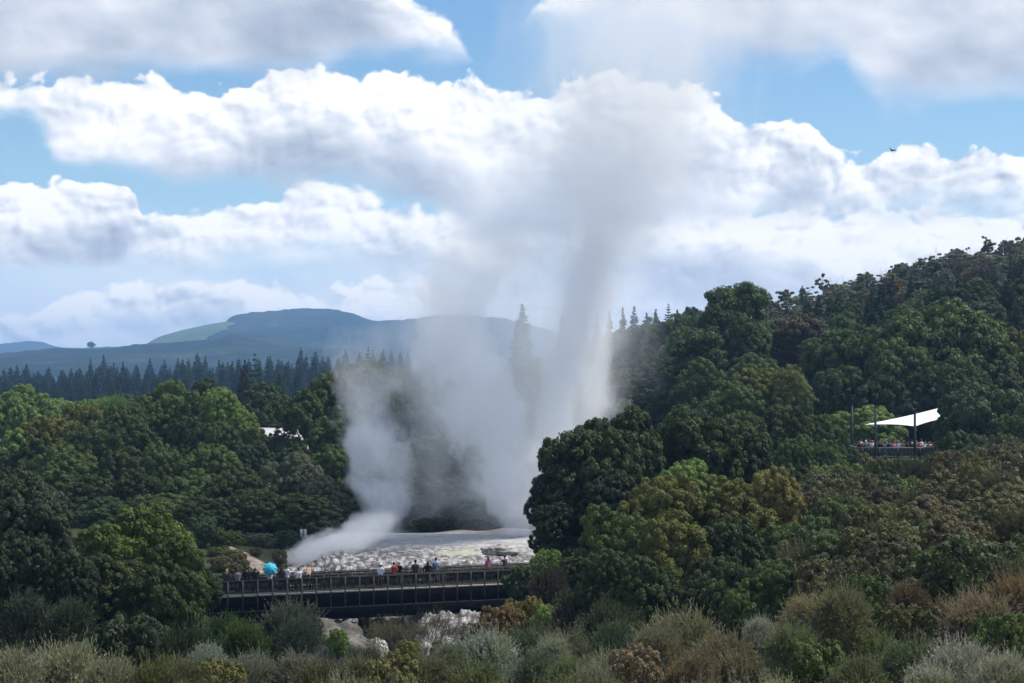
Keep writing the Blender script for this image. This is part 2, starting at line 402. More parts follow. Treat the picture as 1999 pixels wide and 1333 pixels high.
def build_ground():
    tx = np.concatenate([np.linspace(-3.2, -.55, 40)[:-1], np.linspace(-.55, .55, 300), np.linspace(.55, 3.2, 40)[1:]])
    yy = np.concatenate([np.linspace(-60, 7, 6), np.exp(np.linspace(math.log(9), math.log(700), 260)), np.exp(np.linspace(math.log(760), math.log(8500), 36))])
    TX, Y = np.meshgrid(tx, yy); Xw = np.clip(TX*np.maximum(np.abs(Y), 40), -7900+TX*8, 7900+TX*8)
    Zw = ground_z(Xw, np.maximum(Y, 8))
    Zw = np.where(Y < 8, EYE-4.2+2.4*np.clip((8-Y)/8, 0, 1), Zw)
    V = np.stack([Xw, Y, Zw], -1).reshape(-1, 3); nc = len(tx); nr = len(yy)
    I = (np.arange(nr-1)[:, None]*nc+np.arange(nc-1)[None, :]).ravel()
    Q = np.stack([I, I+1, I+nc+1, I+nc], 1)
    m, T = new_mat('forest_floor')
    pos = T.n('ShaderNodeNewGeometry').outputs['Position']
    n = T.noise(pos, .6, 6, .65); n2 = T.noise(pos, .05, 3, .5)
    c = T.ramp(n, [(.3, (.018, .022, .012)), (.5, (.035, .042, .018)), (.65, (.06, .058, .03)), (.8, (.09, .075, .045))])
    c = T.mix(T.ss(n2, .45, .65, 0, .6), c, (.028, .045, .014, 1))
    T.put(T.bs.inputs['Base Color'], c); T.bs.inputs['Roughness'].default_value = .95; T.bs.inputs['Specular IOR Level'].default_value = .1
    b = T.n('ShaderNodeBump'); b.inputs['Strength'].default_value = .8; b.inputs['Distance'].default_value = .3; T.put(b.inputs['Height'], n); T.links.new(b.outputs[0], T.bs.inputs['Normal'])
    o = link('ground', np_mesh('ground', V, Q, (m,), smooth=True)); tag(o, 'dark scrubby ground rising to the right hillside', kind='structure')
build_ground()

# ---------------------------------------------------------------- distant hills
def hills(name, label, crest, D, depth, base, mat, seed, bump=1.6, foot=-30, front=None):
    """crest: (px, py) skyline at distance D; the front slopes down over `depth` metres"""
    pxs = np.arange(crest[0][0], crest[-1][0]+.1, 2.0 if D > 1000 else 4.0)
    py = np.interp(pxs, [c[0] for c in crest], [c[1] for c in crest])
    k = np.exp(-np.linspace(-2, 2, 15)**2); k /= k.sum(); py = np.convolve(np.pad(py, 7, 'edge'), k, 'valid')
    rows = np.linspace(0, 1, 36); V = []
    for t in rows:                      # 0 foot in front .. .75 crest .. 1 behind
        if t <= .75: s = t/.75; d = D-depth*(1-s); f = s**.75
        else: s = (1-t)/.25; d = D+depth*.5*(1-s); f = s
        xs = (pxs-999.5)*D/F*(.35+.65*d/D)
        zc = Z(py, D); zz = (EYE+foot)+(zc-(EYE+foot))*f
        n = fbm(xs/420, d/420, o=4, seed=seed)
        g = fbm(xs/(D*.0022), d/(D*.0022), o=3, seed=seed+3)
        zz = zz+n*(zc-EYE-foot)*.28*np.sin(PI*f)**1+g*bump*D/F*(.4+.6*f)
        V.append(np.stack([xs, np.full_like(xs, d), zz], -1))
    V = np.concatenate(V); nc = len(pxs); nr = len(rows)
    I = (np.arange(nr-1)[:, None]*nc+np.arange(nc-1)[None, :]).ravel()
    o = link(name, np_mesh(name, V, np.stack([I, I+1, I+nc+1, I+nc], 1), (mat,), smooth=False))
    return tag(o, label, kind='structure')
def hill_mat(name, cols, scale):
    m, T = new_mat(name)
    pos = T.n('ShaderNodeNewGeometry').outputs['Position']
    n = T.noise(pos, scale, 5, .6); n2 = T.noise(pos, scale*.12, 3, .6)
    c = T.ramp(T.m('ADD', T.m('MULTIPLY', n, .5), T.m('MULTIPLY', n2, .5)), [(.35, cols[0]), (.5, cols[1]), (.65, cols[2])])
    T.put(T.bs.inputs['Base Color'], c); T.bs.inputs['Roughness'].default_value = 1; T.bs.inputs['Specular IOR Level'].default_value = 0
    return m
M['hillforest'] = hill_mat('hill_forest', ((.004, .008, .006), (.014, .022, .012), (.050, .058, .028)), 1/45.)
M['pasture'] = hill_mat('pasture', ((.045, .075, .032), (.075, .105, .04), (.11, .135, .06)), 1/60.)
hills('hills', 'low far blue hill with a tufted crest at the left edge', [(-700, 700), (-300, 672), (0, 671), (30, 668), (60, 665), (85, 667), (105, 676), (150, 679), (210, 676), (240, 679), (330, 700)], 7600, 1500, 0, M['hillforest'], 3, 1.2)
hills('hills', 'flat-topped forested blue mountain beyond the pines', [(250, 712), (330, 686), (400, 664), (430, 640), (446, 622), (455, 615), (480, 610), (520, 607), (560, 603), (600, 601), (640, 602), (670, 606), (690, 612), (720, 623), (745, 626), (800, 622), (860, 613), (930, 616), (990, 622), (1060, 640), (1160, 672), (1320, 705), (1700, 712)], 5200, 1500, 0, M['hillforest'], 7, 2.4)
hills('hills', 'grassy green shoulder on the left of the blue mountain', [(255, 700), (285, 671), (310, 657), (350, 645), (400, 634), (440, 627), (462, 630), (500, 660), (540, 700)], 4900, 900, 0, M['pasture'], 11, .35)
hills('hills', 'long low dark ridge in front of the blue mountain', [(-900, 690), (-300, 698), (0, 689), (60, 684), (110, 678), (165, 681), (215, 679), (262, 672), (330, 668), (380, 664), (420, 660), (460, 650), (520, 655), (620, 676), (720, 684), (850, 690), (1000, 700), (1300, 708)], 3600, 1100, 0, M['hillforest'], 19, 1.7)
# ---------------------------------------------------------------- foliage prototypes
def rdir(rng, n):
    v = rng.normal(size=(n, 3)); return v/(np.linalg.norm(v, axis=1)[:, None]+1e-9)
def leaf_quads(rng, C, N, size, asp=1.5, up=.25, jn=.55):
    """diamond-ish leaf sprigs at C, facing N"""
    n = len(C); N = N+rdir(rng, n)*jn+np.array([0, 0, up]); N /= np.linalg.norm(N, axis=1)[:, None]+1e-9
    A = np.cross(N, rdir(rng, n)); A /= np.linalg.norm(A, axis=1)[:, None]+1e-9; B = np.cross(N, A)
    s = size*rng.uniform(.6, 1.35, n)[:, None]
    V = np.stack([C-A*s*asp*.5, C+B*s*.42-A*s*.1, C+A*s*asp*.5, C-B*s*.42+A*s*.08], 1)
    return V.reshape(-1, 3), np.arange(4*n).reshape(n, 4)
def fib(n, rng):
    i = np.arange(n)+.5; ph = np.arccos(1-2*i/n); th = PI*(1+5**.5)*i+rng.uniform(0, 6)
    v = np.stack([np.cos(th)*np.sin(ph), np.sin(th)*np.sin(ph), np.cos(ph)], 1)+rng.normal(size=(n, 3))*.12
    return v/np.linalg.norm(v, axis=1)[:, None]
def broad(seed, R=5., H=9., low=.18, nl=13, nc=26, nleaf=88, size=.30, lobe=.42, clump=.135, spread=1.0, dome=1.0):
    """rounded broadleaf: lobes on a dome, clumps on lobes, leaves on clumps. crown R wide, top at H"""
    rng = np.random.default_rng(seed)
    zc = H*(low+(1-low)*.42); rz = H-zc
    d = fib(nl, rng); d[:, 2] = np.maximum(d[:, 2], -.8)
    sc = np.where(d[:, 2:3] > 0, rz, (zc-H*low)*1.15)
    L = np.concatenate([d[:, :2]*R, d[:, 2:3]*sc], 1)*rng.uniform(.55, .72, (nl, 1))*spread+np.array([0, 0, zc])
    lr = R*lobe*rng.uniform(.75, 1.15, nl)
    L = np.concatenate([L, [[0, 0, zc+rz*.15]]]); lr = np.append(lr, R*.55)
    Cc = []; Cr = []; Cn = []
    for c, r in zip(L, lr):
        dd = fib(nc, rng); cr = R*clump*rng.uniform(.65, 1.3, nc)
        cc = c+dd*np.array([1, 1, .85*dome])*(r-cr*.6)[:, None]
        Cc.append(cc); Cr.append(cr); Cn.append(dd)
    Cc = np.concatenate(Cc); Cr = np.concatenate(Cr); Cn = np.concatenate(Cn)
    dist = np.array([np.min(np.linalg.norm((L-c), axis=1)/lr) for c in Cc])
    keep = dist > .68; Cc = Cc[keep]; Cr = Cr[keep]; Cn = Cn[keep]
    hmin = H*low*.6; keep = Cc[:, 2] > hmin; Cc = Cc[keep]; Cr = Cr[keep]; Cn = Cn[keep]
    n = len(Cc)*nleaf; ci = np.repeat(np.arange(len(Cc)), nleaf)
    dd = rdir(rng, n)+Cn[ci]*.45+np.array([0, 0, .2]); dd /= np.linalg.norm(dd, axis=1)[:, None]
    C = Cc[ci]+dd*Cr[ci][:, None]*rng.uniform(.55, 1.08, (n, 1))*np.array([1, 1, .8])
    V, Q = leaf_quads(rng, C, dd, size)
    cv = rng.uniform(0, 1, len(Cc))
    at = cv[ci]*.5+rng.uniform(0, .5, n)
    # trunk and limbs to the lobes
    tb = MB(); z0 = zc-rz*.25
    tb.tube([(0, 0, -1.2), (R*.02, 0, z0*.35), (-R*.02, R*.02, z0*.7), (0, 0, z0)], [R*.075, R*.06, R*.05, R*.04], 8)
    for c in L[:nl]:
        s = np.array([0, 0, z0*rng.uniform(.45, .95)]); mid = (s+c)/2+np.array([0, 0, -.06*R])+rng.normal(size=3)*.05*R
        tb.tube([s, mid, c, c+(c-mid)*.35], [R*.035, R*.024, R*.014, R*.006], 5)
    return np_mesh('crown', V, Q, (M['leaf'],), attr=at), tb.mesh('trunk', (M['bark'],), True)
def airy(seed, R=3.5, H=12., tufts=14, size=.27, nleaf=130):
    """thin eucalypt: bare forked limbs carrying separate tufts"""
    rng = np.random.default_rng(seed); tb = MB(); tips = []
    lean = rng.normal(size=2)*.06*H
    tr = np.array([(0, 0, -1), (lean[0]*.3, lean[1]*.3, H*.3), (lean[0]*.7, lean[1]*.7, H*.6), (lean[0], lean[1], H*.86)])
    tb.tube(tr, [R*.07, R*.055, R*.035, R*.012], 6); tips.append(tr[-1]+np.array([0, 0, H*.08]))
    for i in range(tufts):
        t = rng.uniform(.38, .98); s = np.array([np.interp(t, [0, .33, .67, 1], tr[:, k]) for k in range(3)])
        a = rng.uniform(0, 2*PI); rr = R*rng.uniform(.35, 1.0)*(1.15-.55*t)
        e = s+np.array([math.cos(a)*rr, math.sin(a)*rr, H*rng.uniform(.04, .15)])
        m = (s+e)/2+np.array([0, 0, -H*.02]); tb.tube([s, m, e], [R*.026, R*.018, R*.006], 4); tips.append(e)
    tips = np.array(tips); n = len(tips)*nleaf; ci = np.repeat(np.arange(len(tips)), nleaf)
    dd = rdir(rng, n); r = R*rng.uniform(.10, .23, len(tips))[ci][:, None]
    C = tips[ci]+dd*r*rng.uniform(.2, 1.1, (n, 1))*np.array([1.1, 1.1, .62])
    V, Q = leaf_quads(rng, C, dd, size, 1.8)
    at = rng.uniform(0, 1, len(tips))[ci]*.5+rng.uniform(0, .5, n)
    return np_mesh('crown', V, Q, (M['leaf'],), attr=at), tb.mesh('trunk', (M['greybark'],), True)
def conifer(seed, R=3., H=14., tiers=20, per=9, low=.05, droop=-.10, size=.55, dens=60, power=.9, gap=0.0):
    rng = np.random.default_rng(seed); tb = MB(); tb.tube([(0, 0, -1), (0, 0, H*.5), (0, 0, H)], [R*.06, R*.04, R*.008], 6)
    Cs = []; Ds = []; S = []
    for i in range(tiers):
        t = (i+rng.uniform(-.2, .2)*(1-gap))/(tiers-1); z = H*(low+(1-low)*max(0, min(1, t)))
        rad = R*max(0.0, 1-t)**power*rng.uniform(.8, 1.15)+.04*R
        for j in range(per):
            a = 2*PI*(j+rng.uniform(0, .7))/per+i*1.7; rr = rad*rng.uniform(.75, 1.12)
            z2 = z+rng.uniform(-.5, .5)*H/tiers*(1.0 if not gap else .35); e = np.array([math.cos(a)*rr, math.sin(a)*rr, z2+droop*rr])
            s = np.array([0, 0, z2]); n = max(4, int(dens*rr/R))
            u = rng.uniform(.12, 1, n)**.7; c = s+(e-s)*u[:, None]
            side = np.array([-math.sin(a), math.cos(a), 0])
            c = c+side*(rng.normal(size=(n, 1))*.16*rr)*(1.1-u[:, None])+np.array([0, 0, 1])*rng.normal(size=(n, 1))*(.05 if gap else .12)*max(rad, .8)
            Cs.append(c); d = side*rng.choice([-1, 1], (n, 1))*.5+(e-s)/(rr+.01)+np.array([0, 0, .25]); Ds.append(d)
            S.append(np.full(n, size*(.55+.45*rr/R)))
            if rng.uniform() < .5: tb.tube([s, (s+e)/2, e], [R*.012, R*.009, R*.003], 3)
    C = np.concatenate(Cs); Dd = np.concatenate(Ds); s = np.concatenate(S)*rng.uniform(.7, 1.3, len(C)); n = len(C)
    Dd /= np.linalg.norm(Dd, axis=1)[:, None]; Nn = np.cross(Dd, rdir(rng, n)); Nn /= np.linalg.norm(Nn, axis=1)[:, None]
    s = s[:, None]
    V = np.stack([C-Dd*s*.6, C+Nn*s*.26, C+Dd*s*.75-np.array([0, 0, 1])*s*.12, C-Nn*s*.26], 1).reshape(-1, 3)
    return np_mesh('crown', V, np.arange(4*n).reshape(n, 4), (M['needle'],), attr=rng.uniform(0, 1, n)), tb.mesh('trunk', (M['bark'],), True)
def sprays(seed, R=2., H=3., nst=9, nsp=230, nb=26, blade=.10, low=.25, flat=1.0, arch=.35, trunk=True, mat='leaf', wid=.2):
    """fine-leaved shrub (teatree, heath): feathery upright sprays on many stems"""
    rng = np.random.default_rng(seed); tb = MB(); hubs = []
    for i in range(nst):
        a = 2*PI*i/nst+rng.uniform(-.4, .4); r = R*rng.uniform(.3, .8); h = H*rng.uniform(.55, .85)
        p0 = np.array([rng.normal()*.05*R, rng.normal()*.05*R, -.4]); p2 = np.array([math.cos(a)*r, math.sin(a)*r, h])
        p1 = (p0+p2)/2+np.array([-math.cos(a), -math.sin(a), .3])*.14*R
        tb.tube([p0, p1, p2], [R*.032, R*.022, R*.01], 5)
        for k in range(4):
            t = rng.uniform(.4, 1); b = p1+(p2-p1)*t; q = b+rdir(rng, 1)[0]*np.array([1, 1, .5])*R*.3+np.array([0, 0, .12*H])
            tb.tube([b, (b+q)/2+np.array([0, 0, .02*H]), q], [R*.012, R*.008, R*.003], 4)
    # spray bases over a lumpy dome
    lob = fib(11, rng); lob[:, 2] = np.abs(lob[:, 2])*.9
    d = rdir(rng, nsp*2); d[:, 2] = np.where(d[:, 2] < -.35, np.abs(d[:, 2]), d[:, 2]); d = d/np.linalg.norm(d, axis=1)[:, None]; d = d[:nsp]
    lump = np.max(d@lob.T, axis=1)**7*.42+.62
    rr = lump*rng.uniform(.68, 1.0, nsp)
    S = np.stack([d[:, 0]*R*rr, d[:, 1]*R*rr, H*low+np.where(d[:, 2] > 0, H*(1-low), H*low*1.6)*d[:, 2]*rr*flat], 1)
    dirn = d*np.array([1, 1, .5])+np.array([0, 0, .75])+rng.normal(size=(nsp, 3))*.28; dirn /= np.linalg.norm(dirn, axis=1)[:, None]
    L = R*.30*rng.uniform(.5, 1.5, nsp)
    n = nsp*nb; i = np.repeat(np.arange(nsp), nb); u = np.tile(np.linspace(0, 1, nb), nsp)
    curl = rdir(rng, nsp)*arch
    C = S[i]+dirn[i]*(L[i]*u)[:, None]+curl[i]*(L[i]*u*u)[:, None]
    ax = dirn[i]+curl[i]*u[:, None]*1.4+rdir(rng, n)*.7; ax /= np.linalg.norm(ax, axis=1)[:, None]
    C = C+rdir(rng, n)*(R*.035)*(1.15-u)[:, None]
    W = np.cross(ax, rdir(rng, n)); W /= np.linalg.norm(W, axis=1)[:, None]
    s = (blade*rng.uniform(.6, 1.3, n)*(1.15-.5*u))[:, None]
    V = np.stack([C-ax*s*.4, C+W*s*wid, C+ax*s, C-W*s*wid], 1).reshape(-1, 3)
    at = rng.uniform(0, 1, nsp)[i]*.45+u*.35+rng.uniform(0, .2, n)
    return np_mesh('crown', V, np.arange(4*n).reshape(n, 4), (M[mat],), attr=at), tb.mesh('stem', (M['greybark'],), True)
def bare(seed, R=2.5, H=4., depth=6, rad=.11, mat='palebark', twist=.55):
    rng = np.random.default_rng(seed); tb = MB(); tips = []
    def grow(p, d, L, r, k):
        pts = [p]; n = 4; rs = [r]
        for j in range(n):
            d = d+rng.normal(size=3)*twist*.33; d[2] += .03; d /= np.linalg.norm(d); p = p+d*L/n; pts.append(p); rs.append(r*(1-.4*(j+1)/n))
        tb.tube(pts, rs, 6 if k > depth-2 else 4)
        if k <= 0 or r < .004: tips.append(p); return
        for q in range(2 if rng.uniform() < .55 else 3):
            dd = d+rng.normal(size=3)*.62; dd[2] += .10; dd /= np.linalg.norm(dd); grow(p, dd, L*rng.uniform(.62, .86), r*.6*rng.uniform(.75, 1.05), k-1)
    for q in range(3):
        a = 2.1*q+rng.uniform(0, 1); grow(np.array([0, 0, -.5]), np.array([math.cos(a)*.45, math.sin(a)*.45, 1.]), H*.34, rad, depth-1)
    me = tb.mesh('branches', (M[mat],), True)
    co = np.empty(len(me.vertices)*3, np.float32); me.vertices.foreach_get('co', co); co = co.reshape(-1, 3)
    co[:, :2] *= R/np.percentile(np.abs(co[:, :2]), 98.5); co[:, 2] *= H/co[:, 2].max()
    me.vertices.foreach_set('co', co.ravel()); me.update(); return me, None

TONE = 1.5
PRO = {}
def proto(k, fn, *a, **kw):
    PRO[k] = fn(*a, **kw)
for i in range(6): proto(f'broad{i}', broad, 100+i, low=.1, clump=.125, size=.205, nl=(12, 14, 11, 15, 13, 12)[i], lobe=(.42, .40, .46, .38, .43, .40)[i], nleaf=150)
for i in range(3): proto(f'dome{i}', broad, 140+i, H=8.2, low=.0, nl=20, nc=24, nleaf=140, size=.19, lobe=.33, clump=.12)      # tight domed crown
proto('huge0', broad, 150, H=8.2, low=.0, nl=36, nc=30, nleaf=90, size=.15, lobe=.25, clump=.085)
for i in range(2): proto(f'gloss{i}', broad, 160+i, H=8.5, low=.0, nl=18, nc=30, nleaf=110, size=.20, lobe=.36, clump=.10)  # dark big-leaved, near
for i in range(3): proto(f'small{i}', broad, 180+i, R=2.2, H=3.6, low=.0, nl=9, nc=20, nleaf=80, size=.13, lobe=.45, clump=.16)
for i in range(4): proto(f'thin{i}', airy, 200+i)
proto('open0', airy, 230, R=5., H=11., tufts=64, size=.24, nleaf=340)
for i in range(4): proto(f'pine{i}', conifer, 300+i, R=3.1, H=14, tiers=20, per=10, power=(.8, .95, .7, 1.0)[i])
proto('norfolk0', conifer, 320, R=3.4, H=13, tiers=22, per=8, droop=.18, dens=60, size=.45, power=.85, gap=.3)
proto('spire0', conifer, 321, R=3.4, H=15, tiers=15, per=8, droop=.02, dens=60, size=.5, power=.75, gap=.3)
for i in range(4): proto(f'heath{i}', sprays, 400+i, nsp=850, nb=12, blade=.17, H=2.8, arch=.5)
for i in range(3): proto(f'soft{i}', sprays, 420+i, nsp=900, nb=12, blade=.16, H=3.0, arch=.35, low=.2, wid=.30)
for i in range(2): proto(f'feather{i}', sprays, 440+i, R=2.2, H=4.6, low=.55, nst=7, nsp=900, nb=14, blade=.19, arch=.8)
for i in range(2): proto(f'twig{i}', sprays, 460+i, nsp=520, nb=10, blade=.12, H=2.4, arch=.7, wid=.14)
proto('bare0', bare, 500, depth=7); proto('bare1', bare, 501, depth=6, rad=.08, mat='greybark', twist=.4)
proto('dead0', bare, 502, R=2.5, H=10., depth=6, rad=.16, mat='greybark', twist=.25)
DIM = {}
for k, (c, t) in PRO.items():
    co = np.empty(len(c.vertices)*3, np.float32); c.vertices.foreach_get('co', co); co = co.reshape(-1, 3)
    DIM[k] = (float(np.percentile(np.abs(co[:, 0]), 99.3))*2, float(np.percentile(co[:, 2], 99.8)))

rnd = random.Random(4)
NAMES = dict(huge='broadleaf_tree', broad='broadleaf_tree', dome='broadleaf_tree', gloss='broadleaf_tree', small='leafy_shrub', thin='eucalyptus_tree', open='eucalyptus_tree', pine='pine_tree', norfolk='norfolk_pine', spire='conifer_tree', heath='heath_shrub', soft='feathery_shrub', feather='tea_tree', twig='twiggy_shrub', bare='bare_shrub', dead='bare_tree')
CATS = dict(huge='tree', broad='tree', dome='tree', gloss='tree', small='shrub', thin='tree', open='tree', pine='pine tree', norfolk='conifer', spire='conifer', heath='shrub', soft='shrub', feather='tea tree', twig='shrub', bare='bare shrub', dead='bare tree')
def plant(kind, px, top, w, D, col, label, group=None, parts=True, zb=None, sink=0.0, hscale=None):
    """one plant: picture column px at distance D, crown `w` photo pixels wide, top at picture row `top`"""
    x = X(px, D); g = gz(x, D) if zb is None else zb
    zt = Z(top, D); W = w*D/F; h = zt-g
    bw, bh = DIM[kind]
    base = kind.rstrip('0123456789')
    s0 = W/bw
    lo, hi = (.62, 1.35) if base in ('broad', 'dome', 'huge', 'gloss', 'small', 'heath', 'soft', 'open', 'feather', 'twig') else (.5, 2.2)
    if h < lo*bh*s0: g -= lo*bh*s0-h; h = lo*bh*s0
    fz = min(h/(bh*s0), hi)
    e = empty(NAMES[base], (x, D, g-sink), rnd.uniform(0, 6.28), (s0*rnd.uniform(.88, 1.1), s0*rnd.uniform(.88, 1.15), s0*fz))
    if base not in ('pine', 'norfolk', 'spire'): e.rotation_euler[0] = rnd.uniform(-.09, .09); e.rotation_euler[1] = rnd.uniform(-.09, .09)
    off = (h+sink)/(s0*fz)-bh
    c, t = PRO[kind]; tn = 1.3 if base in ('heath', 'soft', 'feather', 'twig') else TONE
    cr = link('crown' if t is not None else 'branches', c, e); cr.color = (col[0]*tn*(1.08 if tn > 1.3 else .97), col[1]*tn, col[2]*tn*(.87 if tn > 1.3 else 1.0), 1)
    if t is not None:
        cr.location.z = off
        tr = link(t.name.split('.')[0], t, e); tr.scale.z = (bh+off)/bh
    tag(e, label, CATS[base], group)
    return e
def jit(c, a=.12): 
    k = 1+rnd.uniform(-a, a); return tuple(max(.004, v*k*(1+rnd.uniform(-a*.4, a*.4))) for v in c)
# ---------------------------------------------------------------- planting
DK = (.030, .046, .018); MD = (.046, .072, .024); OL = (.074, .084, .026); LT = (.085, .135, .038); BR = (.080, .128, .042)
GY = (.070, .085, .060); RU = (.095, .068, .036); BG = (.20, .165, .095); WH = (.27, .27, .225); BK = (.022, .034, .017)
BN = (.085, .062, .040); PN = (.020, .036, .020); PG = (.035, .058, .026)
# far pine plantation on the left, and behind the steam
def pine_top(px):
    return np.interp(px, [-300, 0, 130, 200, 310, 390, 470, 560, 640, 720, 820, 900], [716, 722, 720, 708, 712, 704, 702, 696, 696, 690, 694, 700])
n = 0
for row, (D, dy, step) in enumerate(((1080, -2, 15), (960, 4, 14), (850, 12, 15), (740, 22, 17), (650, 36, 19))):
    px = -150+rnd.uniform(0, 10)
    while px < 860:
        top = float(pine_top(px))+dy+rnd.uniform(-9, 10)*(1 if rnd.random() < .8 else 1.6)
        zg = EYE-(19 if D > 700 else 18.5)
        plant('pine%d' % rnd.randrange(4), px, top, rnd.uniform(28, 42), D+rnd.uniform(-35, 35), jit(rnd.choice((PN, PN, PG, (.03, .05, .028))), .25),
              'one of the dark pines packed in the long plantation below the blue hills', 'pines of the far plantation', zb=zg, sink=1); n += 1
        px += step*1.42*rnd.uniform(.7, 1.35)
print('pines', n)
plant('spire0', 497, 692, 60, 420, PN, 'tall dark reddish-green pine standing forward of the plantation, left one of a close pair', 'two forward pines')
plant('pine2', 478, 706, 56, 410, (.035, .035, .022), 'brownish pine leaning against a taller dark pine in front of the plantation')
plant('pine1', 545, 730, 60, 380, PG, 'short grey-green pine behind the flat-topped dark crown')
plant('norfolk0', 719, 678, 42, 430, PN, 'thin pointed pine poking above the crowns at the left edge of the steam')
plant('pine0', 1019, 598, 84, 330, (.03, .055, .035), 'lone pointed conifer half lost between the two steam columns')

# left forest: far row to near rows  (kind, px, top, w, D, colour, label)
L = [
 ('broad0', 62, 750, 120, 290, BR, 'bright light-green rounded tree at the left edge below the pines'),
 ('broad3', 20, 775, 90, 285, LT, 'light green tree half hidden at the left frame edge below the pines'),
 ('small1', 185, 778, 60, 270, LT, 'small light green bush behind the left forest, left of the spiky one'),
 ('heath0', 225, 768, 70, 268, (.10, .145, .045), 'spiky yellow-green bush peeping over the left forest'),
 ('broad4', 405, 739, 62, 262, DK, 'small dark crown behind the tallest dome of the left forest'),
 ('broad1', 530, 745, 120, 270, PG, 'mid green tree behind the flat-topped crown'),
 ('broad5', 700, 702, 110, 262, MD, 'tall pale-tipped tree beside the steam on the upper left forest edge'),
 ('broad2', 765, 706, 110, 268, MD, 'tree at the top of the left forest thinly veiled by steam'),
 ('broad0', 840, 720, 130, 280, DK, 'dark tree behind the middle steam column on the left'),
 ('broad4', 950, 715, 150, 285, DK, 'dark tree behind the steam between the two tall columns'),
 ('broad2', 1060, 700, 140, 290, DK, 'dark tree hidden behind the foot of the main steam column'),
 ('dome0', 345, 744, 150, 232, MD, 'highest domed crown in the middle of the left forest'),
 ('broad2', 300, 772, 90, 228, MD, 'crown leaning on the left shoulder of the highest dome'),
 ('broad3', 437, 756, 92, 226, LT, 'yellow-green rounded crown just right of the highest dome'),
 ('dome1', 520, 768, 124, 256, DK, 'dark flat-topped tree above the white building'),
 ('dome2', 640, 727, 150, 236, MD, 'large cauliflower-crowned tree at the right end of the left forest'),
 ('broad1', 600, 760, 80, 230, MD, 'small crown tucked left of the large cauliflower crown'),
 ('broad0', 160, 786, 130, 222, OL, 'olive crown on the left forest skyline below the spiky bush'),
 ('dome2', 235, 790, 110, 224, MD, 'round crown on the left forest skyline near the dip'),
 ('broad5', 95, 812, 130, 218, OL, 'olive-brown crown stepping down towards the left edge'),
 ('broad1', 20, 838, 110, 215, LT, 'light olive tree low at the left frame edge'),
 ('broad4', 470, 800, 60, 215, LT, 'bright tuft under the flat-topped dark tree'),
 ('broad2', 180, 822, 120, 206, MD, 'steep-sided crown in the upper left forest'),
 ('broad0', 275, 828, 120, 205, DK, 'dark crown below the highest dome, left side'),
 ('broad5', 360, 815, 120, 206, DK, 'dark crown below the highest dome, right side'),
 ('broad3', 435, 822, 110, 204, MD, 'mid-forest crown under the yellow-green one'),
 ('dome1', 660, 795, 120, 210, MD, 'crown against the small steam plume, high up'),
 ('broad1', 60, 858, 130, 196, DK, 'dark crown above the big near tree at the left edge'),
 ('dome0', 130, 868, 120, 192, MD, 'rounded crown left of the middle of the left forest'),
 ('broad4', 225, 872, 130, 190, DK, 'shaded crown in the middle of the left forest'),
 ('broad2', 320, 862, 120, 190, MD, 'crown in the centre of the left forest with lit upper edge'),
 ('dome2', 410, 868, 130, 190, MD, 'large rounded crown left of the leafy column'),
 ('broad3', 500, 862, 90, 196, PG, 'narrow leafy crown standing in front of the white building'),
 ('broad5', 575, 868, 110, 198, DK, 'dark crown right of the white building'),
 ('broad0', 640, 868, 110, 194, MD, 'crown touching the small steam plume halfway down'),
 ('broad1', 90, 915, 120, 182, MD, 'crown low in the left forest above the rounded olive tree'),
 ('broad4', 175, 925, 110, 180, DK, 'dark crown low in the left forest'),
 ('dome1', 275, 915, 110, 178, DK, 'rounded dark crown above the near olive tree'),
 ('broad2', 370, 918, 120, 178, MD, 'lit crown low in the middle of the left forest'),
 ('broad5', 460, 915, 120, 176, DK, 'deep shaded crown above the bridge end'),
 ('dome0', 575, 885, 150, 182, GY, 'broad grey-green crown left of the small steam plume'),
 ('broad3', 640, 930, 100, 176, GY, 'greyish crown just left of the steam plume base'),
 ('broad1', 210, 970, 120, 168, PG, 'light green crown just above the near olive tree, left part'),
 ('broad0', 310, 962, 120, 168, MD, 'crown just above the near olive tree, right part'),
 ('broad4', 405, 968, 110, 166, DK, 'dark crown behind the bridge-end bushes'),
 ('dome2', 500, 955, 120, 170, DK, 'dark rounded crown above the pink path'),
 ('broad5', 595, 965, 130, 170, DK, 'dark crown above the small white sign'),
 ('broad2', 670, 985, 90, 175, DK, 'dark crown behind the drifting low steam'),
 ('small0', 400, 1010, 70, 158, PG, 'green bush behind the left bridge end'),
 ('small2', 440, 1035, 60, 158, MD, 'round bush above the pink path, left of the mossy mound'),
 ('broad2', 740, 900, 160, 215, DK, 'dark tree behind the small steam plume'),
 ('broad4', 840, 850, 170, 222, DK, 'dark tree veiled between the steam plumes'),
 ('dome1', 840, 955, 110, 205, MD, 'low tree veiled by steam above the terrace, centre left'),
 ('broad0', 910, 880, 150, 225, DK, 'dark tree behind the terrace and the steam'),
 ('broad5', 1010, 860, 150, 228, DK, 'dark tree behind the foot of the steam columns'),
 ('broad3', 760, 980, 90, 200, DK, 'low dark tree behind the terrace at the left plume'),
 ('small1', 900, 985, 90, 200, MD, 'bush behind the terrace rim, centre'),
 ('small2', 980, 990, 90, 202, MD, 'bush behind the terrace rim, right of centre'),
 ('small0', 560, 1035, 60, 163, PG, 'bush beside the post of the small white sign'),
 ('small0', 505, 1040, 64, 161, GY, 'mossy grey-green mounded bush above the pink path'),
 ('heath1', 470, 1052, 50, 160, OL, 'low olive bush on the edge of the pink path'),
 ('small1', 452, 1072, 46, 152, OL, 'low bush behind the bridge end, below the path'),
 ('small2', 424, 1066, 50, 154, MD, 'green bush at the left end of the footbridge'),
 ('small0', 470, 1092, 40, 147, (.06, .06, .04), 'brownish bush behind the people at the left bridge end'),
]
